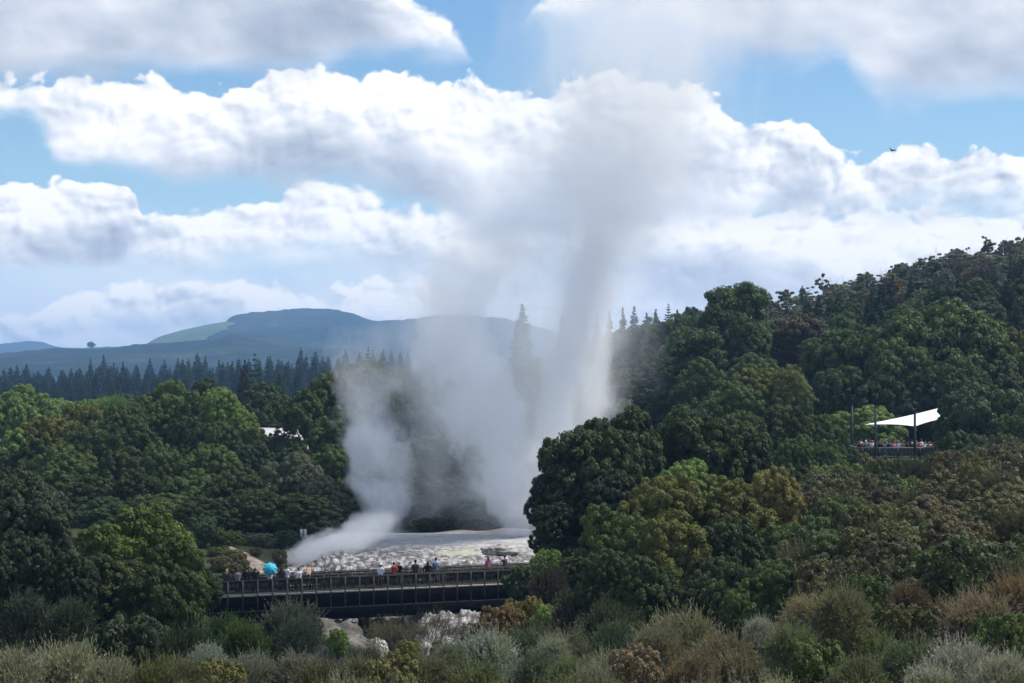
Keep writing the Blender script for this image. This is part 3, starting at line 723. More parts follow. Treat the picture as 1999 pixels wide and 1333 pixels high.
# upper right: dark crowns around the hill foot
L += [
 ('broad1', 1130, 760, 150, 300, DK, 'dark crown right of the main steam column, far back'),
 ('broad4', 1240, 700, 130, 310, DK, 'tall dark tree under the row of pointed pines'),
 ('broad3', 1330, 690, 120, 300, DK, 'dark tree left of the tall open-crowned tree'),
 ('broad0', 1200, 790, 120, 255, DK, 'hazy dark tree behind the big near crown'),
 ('dome1', 1215, 778, 60, 215, (.09, .12, .08), 'pale grey-green crown glimpsed through the steam edge'),
 ('open0', 1425, 552, 130, 262, MD, 'tall open-crowned tree rising above the middle right skyline'),
 ('broad5', 1405, 600, 110, 255, DK, 'dark lower crown of the tall skyline group, left'),
 ('broad2', 1455, 610, 120, 252, DK, 'dark lower crown of the tall skyline group, right'),
 ('open0', 1385, 640, 110, 248, DK, 'dark tree under the tall open-crowned tree'),
 ('broad0', 1560, 612, 120, 275, (.055, .05, .035), 'brownish dark crown right of the tall open-crowned tree'),
 ('broad4', 1300, 750, 120, 250, DK, 'dark crown above the big near tree, left'),
 ('broad1', 1375, 700, 120, 240, MD, 'mid green crown halfway up beneath the tall open-crowned tree'),
 ('broad3', 1465, 690, 110, 236, MD, 'pointed leafy crown halfway up the right side'),
 ('dome0', 1610, 645, 120, 240, MD, 'rounded crown left of the giant dome'),
 ('dome2', 1690, 640, 150, 236, MD, 'tall rounded crown against the left flank of the giant dome'),
 ('huge0', 1840, 587, 250, 230, MD, 'giant domed tree dominating the right hillside'),
 ('dome0', 1760, 660, 130, 222, MD, 'crown in front of the left half of the giant dome'),
 ('broad2', 1930, 690, 140, 224, DK, 'dark crown right of the giant dome'),
 ('dome2', 1850, 700, 150, 216, DK, 'shaded crown below the giant dome'),
 ('broad5', 1980, 640, 90, 240, OL, 'olive crown right of the giant dome at the frame edge'),
 ('broad0', 1640, 715, 130, 222, DK, 'dark crown above the left sail pole'),
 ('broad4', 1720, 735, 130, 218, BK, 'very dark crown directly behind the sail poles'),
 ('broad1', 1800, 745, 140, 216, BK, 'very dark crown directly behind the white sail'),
 ('broad3', 1540, 720, 120, 215, MD, 'crown right of the pale-tipped pair'),
 ('broad5', 1480, 712, 110, 200, OL, 'pale-tipped olive crown, left of a pair above the big near tree'),
 ('broad2', 1550, 712, 90, 198, (.10, .12, .05), 'pale-tipped yellowish crown, right of a pair above the big near tree'),
 ('broad0', 1420, 745, 120, 196, MD, 'mid green crown above the crest of the big near tree'),
 ('broad4', 1340, 790, 110, 190, DK, 'dark crown peeking over the big near tree'),
 ('broad1', 1450, 800, 120, 178, MD, 'green crown behind the right end of the big near tree'),
 ('broad3', 1535, 790, 130, 176, DK, 'dark crown below the pale-tipped pair'),
 ('dome1', 1600, 810, 110, 185, MD, 'rounded crown left of the viewing platform'),
 ('dome0', 1700, 792, 170, 214, LT, 'light green domed bush behind the sail poles'),
 ('dome2', 1912, 752, 176, 196, PG, 'round-headed tree right of the white sail'),
 ('dome1', 1995, 790, 110, 190, MD, 'tree at the right frame edge level with the sail'),
 ('broad5', 1555, 850, 110, 165, MD, 'green crown down-slope left of the platform'),
 ('broad2', 1606, 858, 100, 170, MD, 'leafy crown just below and left of the platform'),
 ('small1', 1648, 872, 50, 180, PG, 'small bush touching the left end of the platform railing'),
 ('small0', 1705, 896, 44, 180, BR, 'bright green bush at the foot of the middle sail pole'),
 ('small2', 1745, 893, 60, 182, LT, 'light bush under the platform railing'),
 ('broad0', 1880, 842, 110, 178, DK, 'dark green tree hiding the right end of the platform'),
]
# big near crowns right of centre
L += [
 ('gloss0', 1146, 822, 208, 126, DK, 'big near dark glossy tree with its left edge over the bridge end'),
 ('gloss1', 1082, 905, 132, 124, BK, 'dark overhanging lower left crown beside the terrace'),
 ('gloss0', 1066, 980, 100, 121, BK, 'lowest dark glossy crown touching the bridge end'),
 ('gloss1', 1240, 797, 180, 130, DK, 'crest of the big near dark tree'),
 ('gloss0', 1340, 800, 190, 134, DK, 'dark glossy crown right of the crest'),
 ('gloss1', 1440, 815, 170, 140, DK, 'right shoulder of the dark glossy crown group'),
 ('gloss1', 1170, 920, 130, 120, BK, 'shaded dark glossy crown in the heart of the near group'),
 ('broad3', 1360, 898, 130, 112, LT, 'light green tufted crown in front of the dark glossy group'),
 ('broad5', 1290, 925, 170, 110, OL, 'olive crown in front of the dark glossy group, left part'),
 ('broad1', 1410, 930, 160, 112, OL, 'olive crown in front of the dark glossy group, middle part'),
 ('broad0', 1505, 912, 120, 114, (.125, .12, .045), 'yellowish sunlit crown at the right of the olive group'),
 ('broad2', 1205, 985, 150, 104, MD, 'olive-green crown low beside the dark glossy tree'),
 ('broad4', 1310, 1000, 170, 102, OL, 'wide olive crown low in the middle of the group'),
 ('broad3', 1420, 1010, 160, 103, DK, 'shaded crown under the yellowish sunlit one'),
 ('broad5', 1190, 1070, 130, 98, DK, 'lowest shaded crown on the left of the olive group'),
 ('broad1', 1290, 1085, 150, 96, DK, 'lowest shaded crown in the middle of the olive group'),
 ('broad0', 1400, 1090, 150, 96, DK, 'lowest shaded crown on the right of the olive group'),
 ('broad2', 1545, 1008, 170, 104, MD, 'bright-edged green crown right of the olive group'),
 ('broad5', 1500, 1090, 130, 94, MD, 'shaded green crown above the tall feathery tea tree'),
 ('broad4', 1625, 1040, 150, 98, (.05, .07, .03), 'green crown left of the red-tipped shrubs'),
]
# near left
L += [
 ('gloss1', 25, 922, 190, 96, (.034, .05, .034), 'big grey-glinting dark tree at the left frame edge'),
 ('gloss0', 112, 975, 110, 94, (.036, .052, .036), 'grey-glinting dark crown right of the big left-edge tree'),
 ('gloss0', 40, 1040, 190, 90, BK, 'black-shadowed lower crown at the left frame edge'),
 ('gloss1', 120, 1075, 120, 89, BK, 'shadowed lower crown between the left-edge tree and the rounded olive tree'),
 ('soft0', 70, 1150, 120, 84, (.045, .055, .04), 'dull grey-green bush below the left-edge tree'),
 ('soft1', 145, 1160, 90, 83, (.05, .06, .042), 'dull feathery bush left of the rounded tree foot'),
 ('dome0', 265, 990, 220, 104, (.050, .075, .018), 'big rounded near tree with yellow-green top, left of the bridge'),
 ('dome1', 345, 1035, 140, 102, (.045, .07, .02), 'right shoulder of the big rounded near tree by the bridge'),
 ('broad3', 205, 1085, 160, 98, DK, 'shadowed foot of the big rounded near tree, left'),
 ('dome2', 310, 1100, 170, 97, DK, 'shadowed foot of the big rounded near tree, middle'),
 ('broad0', 378, 1098, 96, 104, DK, 'shadowed crown covering the left end of the bridge girder'),
 ('small1', 404, 1118, 50, 120, MD, 'green bush hugging the left bridge railing'),
 ('heath2', 545, 1162, 130, 100, (.060, .068, .055), 'round grey-green heath bush in front of the bridge girder'),
 ('heath1', 590, 1200, 80, 96, (.05, .06, .045), 'grey heath bush below the right flank of the round one'),
 ('soft2', 490, 1205, 120, 90, (.045, .065, .022), 'soft green bush below the bridge, left'),
 ('soft0', 430, 1195, 90, 92, (.035, .06, .02), 'green bush at the foot of the shadowed crown by the bridge'),
 ('small2', 648, 1228, 56, 86, LT, 'fresh green bush below the middle of the bridge'),
 ('small0', 250, 1200, 160, 80, BK, 'dark bush in the hollow below the big rounded tree'),
 ('soft1', 340, 1215, 130, 76, (.035, .045, .025), 'dim green bush in the hollow behind the gold scrub'),
]
# bridge right end to the scrub
L += [
 ('small1', 1080, 1072, 60, 118, LT, 'bright green tuft at the right end of the bridge'),
 ('small2', 1010, 1100, 70, 118, PG, 'leafy green bush covering the right end of the railing'),
 ('soft2', 1062, 1102, 90, 112, (.05, .045, .035), 'dark brown twiggy bush right of the bridge end'),
 ('small0', 985, 1180, 90, 106, RU, 'rusty orange-tipped bush under the right bridge end'),
 ('small2', 1035, 1165, 80, 108, (.10, .09, .03), 'yellow-green and rust bush below the bridge end'),
 ('small1', 950, 1215, 80, 100, (.07, .055, .03), 'brown-green bush right of the stream opening'),
 ('small0', 1065, 1180, 80, 100, LT, 'light green sprigged bush right of the rusty one'),
 ('soft1', 1130, 1150, 120, 98, (.055, .05, .035), 'brown twiggy bush below the dark glossy tree'),
 ('soft0', 1190, 1165, 120, 92, (.05, .055, .03), 'dull olive bush below the olive group'),
 ('heath3', 1020, 1215, 110, 88, (.06, .075, .045), 'grey-green heath bush in the middle of the slope'),
 ('heath0', 1110, 1215, 130, 84, (.11, .105, .075), 'grey-beige heath bush on the middle slope'),
 ('heath1', 1215, 1205, 110, 82, (.07, .085, .055), 'grey-green spiky heath behind the beige scrub'),
 ('small2', 1440, 1150, 80, 84, MD, 'small green shrub between the beige scrub and the dark crowns'),
]
for i, a in enumerate(L):
    plant(*a)

for i, (px, top, w, D) in enumerate(((705, 985, 90, 186), (745, 1000, 80, 184), (790, 990, 100, 190), (835, 1004, 80, 186), (875, 996, 90, 188), (925, 1004, 90, 186), (965, 998, 80, 188), (1010, 1000, 90, 186), (815, 960, 120, 200), (885, 950, 130, 204), (950, 960, 120, 202), (1020, 955, 130, 205), (725, 950, 110, 196), (1060, 985, 90, 190))):
    plant(('small%d' % (i % 3)) if i < 8 else 'broad%d' % (i % 6), px, top, w, D, jit(MD if i % 2 else DK), 'one of the steam-veiled bushes in the belt right behind the white terrace', 'bushes behind the terrace')

plant('broad3', 178, 667, 18, 3450, (.02, .03, .02), 'lone round tree standing on the low ridge at far left', zb=Z(679, 3450))
for i, px in enumerate(range(700, 1080, 34)):
    plant('small%d' % (i % 3), px+rnd.uniform(-8, 8), 1012+rnd.uniform(-8, 8), 60, 180+rnd.uniform(-1, 2), jit((.04, .055, .025)), 'one of the low bushes on the far rim of the white terrace', 'bushes on the terrace rim')
plant('small1', 1130, 1068, 80, 118.5, BK, 'dark bush filling the gap below the overhanging dark crown')
plant('small0', 1108, 1085, 60, 117, DK, 'small dark bush right of the bright tuft by the bridge')

for i, (px, top, w, D) in enumerate(((700, 925, 110, 187), (770, 940, 120, 190), (850, 930, 130, 188), (930, 935, 120, 190), (1005, 925, 130, 187), (815, 975, 100, 184), (900, 972, 100, 183), (975, 968, 100, 184), (735, 985, 80, 183))):
    plant('broad%d' % (i % 6), px, top, w, D, jit((.024, .036, .016)), 'one of the dark trees veiled by steam just beyond the terrace', 'dark trees beyond the terrace')
for px, top, w, D in ((462, 1080, 34, 150), (452, 1098, 40, 145), (500, 1068, 26, 155), (545, 1072, 30, 153), (430, 1085, 50, 148)):
    plant('small%d' % rnd.randrange(3), px, top, w, D, jit((.06, .065, .035)), 'one of the scrappy little bushes dotted beside the pink path', 'bushes beside the path')

for px, top, w, D, lb in ((538, 828, 34, 232, 'thin tree standing right in front of the white building, middle'), (505, 835, 24, 230, 'thin tree standing in front of the white building, left part'), (566, 832, 22, 234, 'thin tree standing in front of the white building, right part')):
    plant('thin%d' % (px % 4), px, top, w*1.6, D, DK, lb)
plant('broad2', 610, 800, 60, 232, MD, 'crown hiding the right half of the white building')
plant('broad0', 470, 808, 90, 232, MD, 'crown hiding the left end of the white building')
plant('small1', 520, 846, 60, 228, DK, 'low dark bush against the wall of the white building, left')
plant('small2', 556, 850, 60, 229, MD, 'low bush against the wall of the white building, right')
plant('gloss1', 1120, 1040, 90, 127, BK, 'dark crown low behind the bridge-end bushes')
# foreground scrub, near rows (kind, px, top, w, D, colour, label)
BGE = (.165, .15, .10); OLV = (.085, .088, .035); GRW = (.19, .20, .175)
S = [
 ('heath0', 130, 1245, 180, 62, BGE, 'gold-tipped beige scrub bush at the lower left'),
 ('heath1', 45, 1262, 130, 60, BGE, 'gold-tipped beige scrub at the bottom left corner'),
 ('heath2', 205, 1275, 110, 58, BGE, 'beige scrub bush right of the big gold-tipped one'),
 ('twig0', 20, 1248, 90, 63, (.1, .1, .06), 'thin twiggy scrub above the bottom left corner'),
 ('soft0', 300, 1285, 130, 58, OLV, 'olive-brown scrub bush on the bottom edge, left'),
 ('heath3', 350, 1270, 110, 61, (.11, .10, .055), 'khaki scrub bush beside the silvery one at lower left'),
 ('heath1', 405, 1254, 80, 64, GRW, 'silvery spiky scrub bush at lower left'),
 ('small1', 430, 1290, 110, 57, OLV, 'olive scrub bush below the silvery one at lower left'),
 ('heath2', 500, 1268, 100, 62, (.15, .15, .12), 'grey scrub bush below the bridge girder, left'),
 ('heath0', 575, 1262, 110, 63, (.13, .12, .10), 'grey-brown scrub bush below the round heath bush'),
 ('soft2', 640, 1285, 110, 60, (.09, .08, .05), 'brown-olive scrub bush on the bottom edge under the bridge'),
 ('heath3', 700, 1268, 90, 63, (.12, .115, .08), 'grey-khaki scrub bush below the ravine, left'),
 ('small1', 770, 1275, 120, 62, OLV, 'olive scrub bush below the ravine, middle'),
 ('heath0', 845, 1270, 110, 63, (.115, .105, .065), 'khaki scrub bush below the ravine, right'),
 ('heath1', 905, 1245, 80, 68, (.13, .14, .10), 'grey-green scrub bush left of the silvery pair'),
 ('heath2', 965, 1222, 120, 72, GRW, 'large silvery scrub bush below the bridge end'),
 ('heath3', 1085, 1236, 70, 74, GRW, 'small silvery scrub bush right of the large silvery one'),
 ('heath1', 1030, 1262, 90, 66, (.09, .10, .07), 'grey-green scrub bush between the two silvery ones'),
 ('soft0', 960, 1290, 120, 58, (.085, .09, .04), 'olive scrub bush on the bottom edge, centre'),
 ('heath0', 1120, 1270, 100, 62, (.10, .11, .055), 'olive-grey scrub bush on the bottom edge right of centre'),
 ('heath2', 1200, 1258, 120, 64, (.155, .15, .10), 'pale khaki scrub bush in front of the beige mound'),
 ('heath1', 1165, 1290, 120, 57, (.16, .15, .11), 'pale grey-khaki scrub bush on the bottom edge'),
 ('heath3', 1340, 1178, 150, 74, BGE, 'tall beige flowering mound right of centre'),
 ('heath0', 1270, 1215, 110, 70, (.15, .13, .09), 'beige scrub on the left flank of the beige mound'),
 ('heath2', 1420, 1222, 130, 68, (.14, .115, .08), 'brownish beige scrub on the right flank of the beige mound'),
 ('small1', 1260, 1262, 110, 60, (.12, .10, .07), 'brown scrub behind the dead branches, left'),
 ('heath1', 1350, 1262, 130, 60, (.13, .10, .075), 'brown twiggy scrub behind the dead branches'),
 ('soft2', 1450, 1268, 120, 60, (.12, .105, .065), 'brown scrub behind the dead branches, right'),
 ('heath3', 1475, 1197, 74, 72, (.23, .22, .20), 'small silver-grey bush left of the tall tea tree'),
 ('bare0', 1385, 1222, 230, 51, (.3, .3, .3), 'dead silvery bush with twisting bare branches at the bottom, right of centre'),
 ('feather0', 1565, 1150, 120, 62, (.15, .125, .085), 'left stem of the tall feathery tea tree with bare forked trunks'),
 ('feather1', 1630, 1132, 130, 61, (.13, .12, .07), 'tall feathery tea tree with pinkish tips and bare forked trunks'),
 ('feather0', 1540, 1200, 110, 59, (.10, .11, .06), 'shaded feathery tea tree left of the tallest one'),
 ('small0', 1600, 1250, 150, 57, (.05, .07, .025), 'dark green bush beneath the tall tea tree'),
 ('soft2', 1755, 1132, 90, 70, (.085, .06, .042), 'brown cone-shaped shrub right of the tall tea tree'),
 ('small1', 1770, 1180, 110, 68, (.055, .06, .03), 'dark olive shrub below the brown cone-shaped one'),
 ('soft0', 1840, 1165, 110, 69, (.095, .07, .05), 'reddish-brown rounded shrub right of the cone-shaped one'),
 ('feather1', 1910, 1140, 150, 65, (.17, .125, .09), 'pinkish feathery tea tree at lower right'),
 ('feather0', 1985, 1105, 120, 68, (.16, .11, .075), 'pink-brown feathery tea tree at the right frame edge'),
 ('small2', 1950, 1195, 130, 60, (.05, .075, .025), 'green bush beneath the pinkish tea tree'),
 ('heath0', 1700, 1218, 120, 61, (.10, .115, .06), 'grey-green scrub bush below the brown cone-shaped shrub'),
 ('heath1', 1690, 1275, 120, 55, (.09, .10, .055), 'green-grey scrub bush on the bottom edge right of the tea tree'),
 ('heath3', 1790, 1235, 130, 59, (.085, .10, .06), 'dull green scrub bush left of the pale grey patch'),
 ('heath2', 1880, 1238, 150, 58, (.20, .185, .17), 'pale mauve-grey flowering scrub at lower right'),
 ('heath1', 1965, 1265, 130, 55, (.21, .195, .175), 'pale grey flowering scrub in the bottom right corner'),
 ('heath0', 1800, 1285, 120, 53, (.20, .195, .17), 'pale grey flowering scrub on the bottom edge at lower right'),
 ('small2', 1900, 1118, 80, 86, (.06, .12, .035), 'bright green leafy shrub above the pinkish tea tree'),
 ('small0', 1820, 1118, 80, 88, MD, 'leafy green shrub above the reddish-brown one'),
 ('small1', 1690, 1120, 90, 84, MD, 'leafy shrub behind the tall tea tree'),
 ('twig0', 760, 1195, 110, 92, (.10, .09, .06), 'thin twiggy grey bush in front of the ravine, left'),
 ('twig1', 830, 1175, 110, 90, (.10, .08, .06), 'thin bare-twigged bush in front of the ravine, right'),
 ('bare1', 800, 1168, 130, 94, (.2, .2, .2), 'leafless bush with fine branches in front of the white rock'),
 ('small2', 790, 1245, 60, 84, (.09, .10, .035), 'yellow-green and rust sprig bush below the ravine'),
 ('soft1', 715, 1258, 80, 80, (.07, .065, .04), 'dark brown bush below the abutment wall'),
 ('small2', 870, 1248, 90, 82, (.06, .065, .035), 'dark olive bush at the foot of the ravine'),
 ('soft0', 930, 1262, 80, 78, (.05, .06, .03), 'dark bush right of the ravine foot'),
]
for a in S: plant(*a)
# bottom edge filler row, out of the photographed band but visible as its continuation
px = -90
while px < 2100:
    D = rnd.uniform(44, 52)
    c = rnd.choice((BGE, OLV, (.09, .10, .055), (.13, .12, .09), (.075, .085, .04)))
    plant('%s%d' % (rnd.choice(('heath', 'soft')), rnd.randrange(3)), px, rnd.uniform(1310, 1345), rnd.uniform(110, 170), D, jit(c), 'one of the mixed low scrub bushes cut off by the bottom edge of the picture', 'scrub along the bottom edge')
    px += rnd.uniform(60, 95)

# right hillside thicket: each shrub a thing, top line falling with the slope
def thicket(pxa, pxb, Da, Db, sp, kinds, cols, wm, hm, label, group, avoid=None, seed=1):
    r = random.Random(seed); D = Db; k = 0
    while D > Da:
        x = X(pxa, D)+r.uniform(0, sp)
        while x < X(pxb, D):
            xx = x+r.uniform(-.35, .35)*sp; dd = D+r.uniform(-.4, .4)*sp; px = xx*F/dd+999.5
            if avoid is None or not avoid(px, dd):
                g = gz(xx, dd); h = r.uniform(*hm); W = r.uniform(*wm)
                v = float(fbm(np.array([xx/9.]), np.array([dd/14.]), o=2, seed=seed)[0])+r.uniform(-.25, .25)
                c = cols[int(min(len(cols)-1, max(0, (v*.5+.5)*len(cols))))]
                plant(r.choice(kinds), px, HZ+(EYE-g-h)*F/dd, W*F/dd, dd, jit(c, .2), label, group); k += 1
            x += sp*r.uniform(.8, 1.2)
        D -= sp*.8
    return k
def av1(px, D): return (px > 1665 and px < 1860 and 180 < D < 214) or (px < 1560 and D > 150) or (px < 1480+(150-D)*1.2)
k1 = thicket(1470, 2090, 84, 192, 3.5, ['small0', 'small1', 'small2', 'small1', 'soft1', 'small0', 'small2', 'broad3'],
  [(.050, .070, .028), (.040, .060, .022), (.066, .086, .032), (.060, .062, .034), (.055, .068, .030), (.066, .063, .036), (.076, .085, .034), (.048, .066, .026)],
  (2.8, 5.2), (2.2, 4.7), 'one of the tangled olive, green and rusty shrubs clothing the slope below the platform', 'hillside thicket below the platform', av1, 21)
red = [(1700, 1000, 96, 118), (1760, 1045, 110, 104), (1830, 1030, 120, 104), (1880, 1045, 90, 100), (1700, 925, 90, 150), (1990, 1070, 90, 96), (1690, 870+60, 60, 160), (1970, 870, 110, 160), (1890, 905, 90, 150)]
rl = ['rust-tipped shrub in the middle of the right slope', 'red-tipped shrub on the right slope, left of the widest red one', 'widest red-tipped shrub on the right slope', 'red-tipped shrub on the right slope, right of the widest one', 'rusty shrub just below the platform', 'orange-brown shrub at the right frame edge above the tea trees', 'little russet shrub under the left half of the platform', 'brown-green shrub at the right frame edge level with the platform', 'russet shrub right of and below the platform']
for (px, top, w, D), lb in zip(red, rl): plant('small%d' % rnd.randrange(3), px, top, w, D, (.092, .066, .043) if D < 140 else (.088, .078, .042), lb)
lg = [(1900, 925, 130, 140, 'bright yellow-green shrub on the right slope'), (1960, 905, 110, 146, 'bright yellow-green shrub near the right frame edge'), (1715, 935, 70, 152, 'yellow-green shrub below the platform foot'), (1640, 905, 100, 155, 'light green shrub left of the platform foot')]
for px, top, w, D, lb in lg: plant('small1', px, top, w, D, (.085, .115, .042), lb)

# far right ridge: mixed conifers, gums and brown crowns
def ridge_row(D0, D1, n, hrange, label, grp, kinds, cols, pr, seed, wr=(4.5, 7.5)):
    r = random.Random(seed)
    for i in range(n):
        px = pr[0]+(pr[1]-pr[0])*(i+r.random())/n; D = r.uniform(D0, D1); x = X(px, D); g = gz(x, D); h = r.uniform(*hrange)
        plant(r.choice(kinds), px, HZ+(EYE-g-h)*F/D, r.uniform(*wr)*F/D, D, jit(r.choice(cols), .2), label, grp)
RC = [(.075, .090, .062), (.088, .090, .066), (.070, .085, .058), (.10, .088, .066), (.08, .10, .062)]  # greyed and lightened: the ridge's local haze is put into these crown colours
ridge_row(372, 412, 46, (4, 8.5), 'one of the ragged crowns along the crest of the far right ridge', 'crowns on the ridge crest', ['thin0', 'thin1', 'broad0', 'thin3', 'broad1', 'thin2', 'pine2'], RC, (1490, 2120), 31, (4.5, 7.5))
ridge_row(345, 375, 44, (4.5, 7.5), 'one of the brownish and dull green crowns just under the far right ridge', 'crowns under the ridge', ['broad0', 'thin2', 'broad4', 'thin3', 'thin0', 'pine3'], RC+[(.10, .06, .04)], (1480, 2120), 32, (4, 7))
ridge_row(315, 348, 40, (4.5, 8), 'one of the mixed brown and green crowns in the middle of the far right ridge', 'crowns in the middle of the ridge', ['broad1', 'broad5', 'broad3', 'pine1'], RC+[(.11, .065, .04)], (1480, 2120), 33, (4, 6.5))
ridge_row(270, 315, 48, (5, 9), 'one of the dark crowns at the foot of the far right ridge', 'crowns at the foot of the ridge', ['broad2', 'pine0', 'broad4', 'pine2', 'broad0'], [DK, DK, MD, (.04, .05, .028)], (1480, 2120), 34, (4.5, 7))
ridge_row(290, 330, 22, (7, 10), 'one of the small dark conifers scattered on the far right ridge', 'small conifers on the ridge', ['pine0', 'pine1', 'pine3'], [PN, PG, (.02, .035, .018)], (1560, 2100), 35, (3.6, 5.2))
R2 = [('norfolk0', 1932, 512, 46, 330, PG, 'tall tiered conifer near the right end of the ridge'), ('spire0', 1846, 530, 52, 335, PN, 'dark tiered conifer left of the tall tiered one on the ridge'), ('pine1', 1742, 538, 62, 340, (.022, .035, .02), 'broad black conifer in the middle of the ridge'),
 ('spire0', 1890, 548, 44, 325, PN, 'short dark conifer between the two tiered ones'), ('pine0', 1655, 590, 56, 300, PN, 'dark conifer at the foot of the ridge behind the giant dome'), ('pine2', 1620, 580, 50, 312, PG, 'green conifer halfway up the ridge, left part'), ('norfolk0', 1704, 550, 36, 330, PN, 'thin dark conifer on the ridge left of the broad black one'),
 ('pine3', 1700, 610, 50, 290, PN, 'low dark conifer peeping over the trees left of the giant dome'), ('pine3', 1990, 560, 60, 300, PN, 'dark conifer cut off by the right frame edge'),
 ('thin0', 1610, 534, 44, 395, (.04, .055, .035), 'spindly gum at the left end of the ridge crest'), ('thin1', 1505, 575, 46, 345, (.07, .085, .055), 'sparse pale gum beside the tall open-crowned tree'), ('thin2', 1540, 568, 50, 360, (.05, .06, .04), 'sparse gum with flat tufts at the start of the ridge'),
 ('dead0', 1673, 517, 30, 395, (.3, .3, .3), 'bare dead tree on the ridge crest, tallest of the left part'), ('dead0', 1640, 537, 24, 398, (.3, .3, .3), 'small bare dead tree on the ridge crest near the spindly gum'), ('dead0', 1780, 512, 36, 380, (.3, .3, .3), 'dead forked tree standing in front of the ridge crest'), ('dead0', 1705, 522, 30, 396, (.3, .3, .3), 'bare dead tree with leaning top right of the tallest one'),
 ('broad1', 1825, 505, 58, 385, (.035, .05, .032), 'rounded dark crown on the ridge crest'), ('thin3', 1805, 503, 34, 390, (.035, .05, .032), 'spindly gum left of the rounded crown on the ridge crest'),
 ('thin0', 1880, 482, 34, 395, (.035, .045, .03), 'gum with a flat top on the right part of the ridge crest'), ('thin1', 1925, 466, 34, 396, (.03, .04, .028), 'tallest gum on the ridge crest'), ('thin2', 1940, 474, 34, 394, (.03, .04, .028), 'gum right of the tallest one on the ridge crest'), ('thin3', 1962, 472, 40, 396, (.035, .045, .03), 'broad-topped gum near the right end of the crest'), ('thin1', 1990, 474, 44, 392, (.035, .045, .03), 'gum cut off by the right frame edge on the crest'),
 ('broad3', 1905, 492, 60, 392, (.03, .045, .028), 'dark rounded crown below the tallest gum')]
for a in R2: plant(*a)
# hazy belt right of the main column
ridge_row(300, 400, 40, (7, 11), 'one of the steam-veiled dark crowns on the slope right of the main column', 'veiled crowns right of the column', ['broad0', 'broad2', 'broad4', 'broad5'], [DK, MD, DK], (1090, 1480), 41, (7, 10))
for px, top, w in ((1098, 612, 24), (1140, 604, 24), (1165, 612, 22), (1216, 603, 26), (1238, 600, 30), (1262, 612, 22), (1280, 606, 24), (1305, 594, 26), (1322, 606, 24), (1343, 601, 34), (1360, 612, 26), (1190, 610, 24)):
    plant('pine%d' % rnd.randrange(4) if px != 1305 else 'norfolk0', px, top, w*1.9, 405, jit(PN), 'one of the pointed pines in the row on the skyline right of the main column', 'skyline pines right of the column')
# middle background behind the terrace up to the pines (mostly veiled by steam) and behind the left forest
ridge_row(300, 430, 34, (7, 10), 'one of the crowns filling the flat between the left forest and the pines', 'crowns beyond the left forest', ['broad0', 'broad2', 'broad4', 'broad5'], [DK, MD, LT], (-60, 1100), 42, (7, 11))

r_ = random.Random(77)
for i in range(16):
    px = 1600+400*(i+r_.random())/16; D = r_.uniform(372, 398); x = X(px, D); g = gz(x, D); h = r_.uniform(7.5, 11)
    plant('dead0' if i % 3 else 'thin%d' % (i % 4), px, HZ+(EYE-g-h)*F/D, r_.uniform(22, 36), D, (.07, .08, .055), 'one of the thin bare or sparse stems standing up out of the far right ridge', 'thin stems on the ridge')
# ---------------------------------------------------------------- sinter terrace (its own high-resolution sheet over the ground)
def terrace_h(px, D):
    """height below the eye of the sinter surface"""
    edge = 690+(D-150)*-.3+14*np.sin(D*.5)
    left = sstep(edge-115, edge+10, px)**.75
    front = sstep(134.0, 149.0, D+1.2*np.sin(px/31.)+.8*np.sin(px/13.+1))
    front = 1-(1-front)**1.7
    top = -15.55+.35*sstep(148, 163, D)-.9*sstep(168, 178, D)
    z = -21.2+(top+21.2)*front
    side = np.where(D < 143, -21.0+(D-134)*.12, -17.6+0*D)+np.where(D < 143, 0, (np.clip(D, 143, 158)-143)*.1)
    side = -21.5+(-16.6+21.5)*sstep(137, 147, D)
    z = side*(1-left)+z*left
    oc = sstep(786, 830, px+8*np.sin(D*2.1))*(1-sstep(925, 968, px+6*np.sin(D*1.7)))      # rocky flow in front of the bridge
    zo = np.where(D < 131, -17.5-np.clip((131-D)/6.0, 0, 1.6)**1.15*2.3, -17.5-sstep(131, 134, D)*2.0)
    z = np.where(D < 137, np.maximum(z, zo*oc+(-22.5)*(1-oc)), z)
    # brown-orange bank at the back right
    z = z+.42*np.exp(-((px-990)/45.)**2-((D-171)/3.2)**2)+.3*np.exp(-((px-900)/40.)**2-((D-172)/3.)**2)+.3*np.exp(-((px-1050)/40.)**2-((D-168)/4.)**2)
    return z, left, front
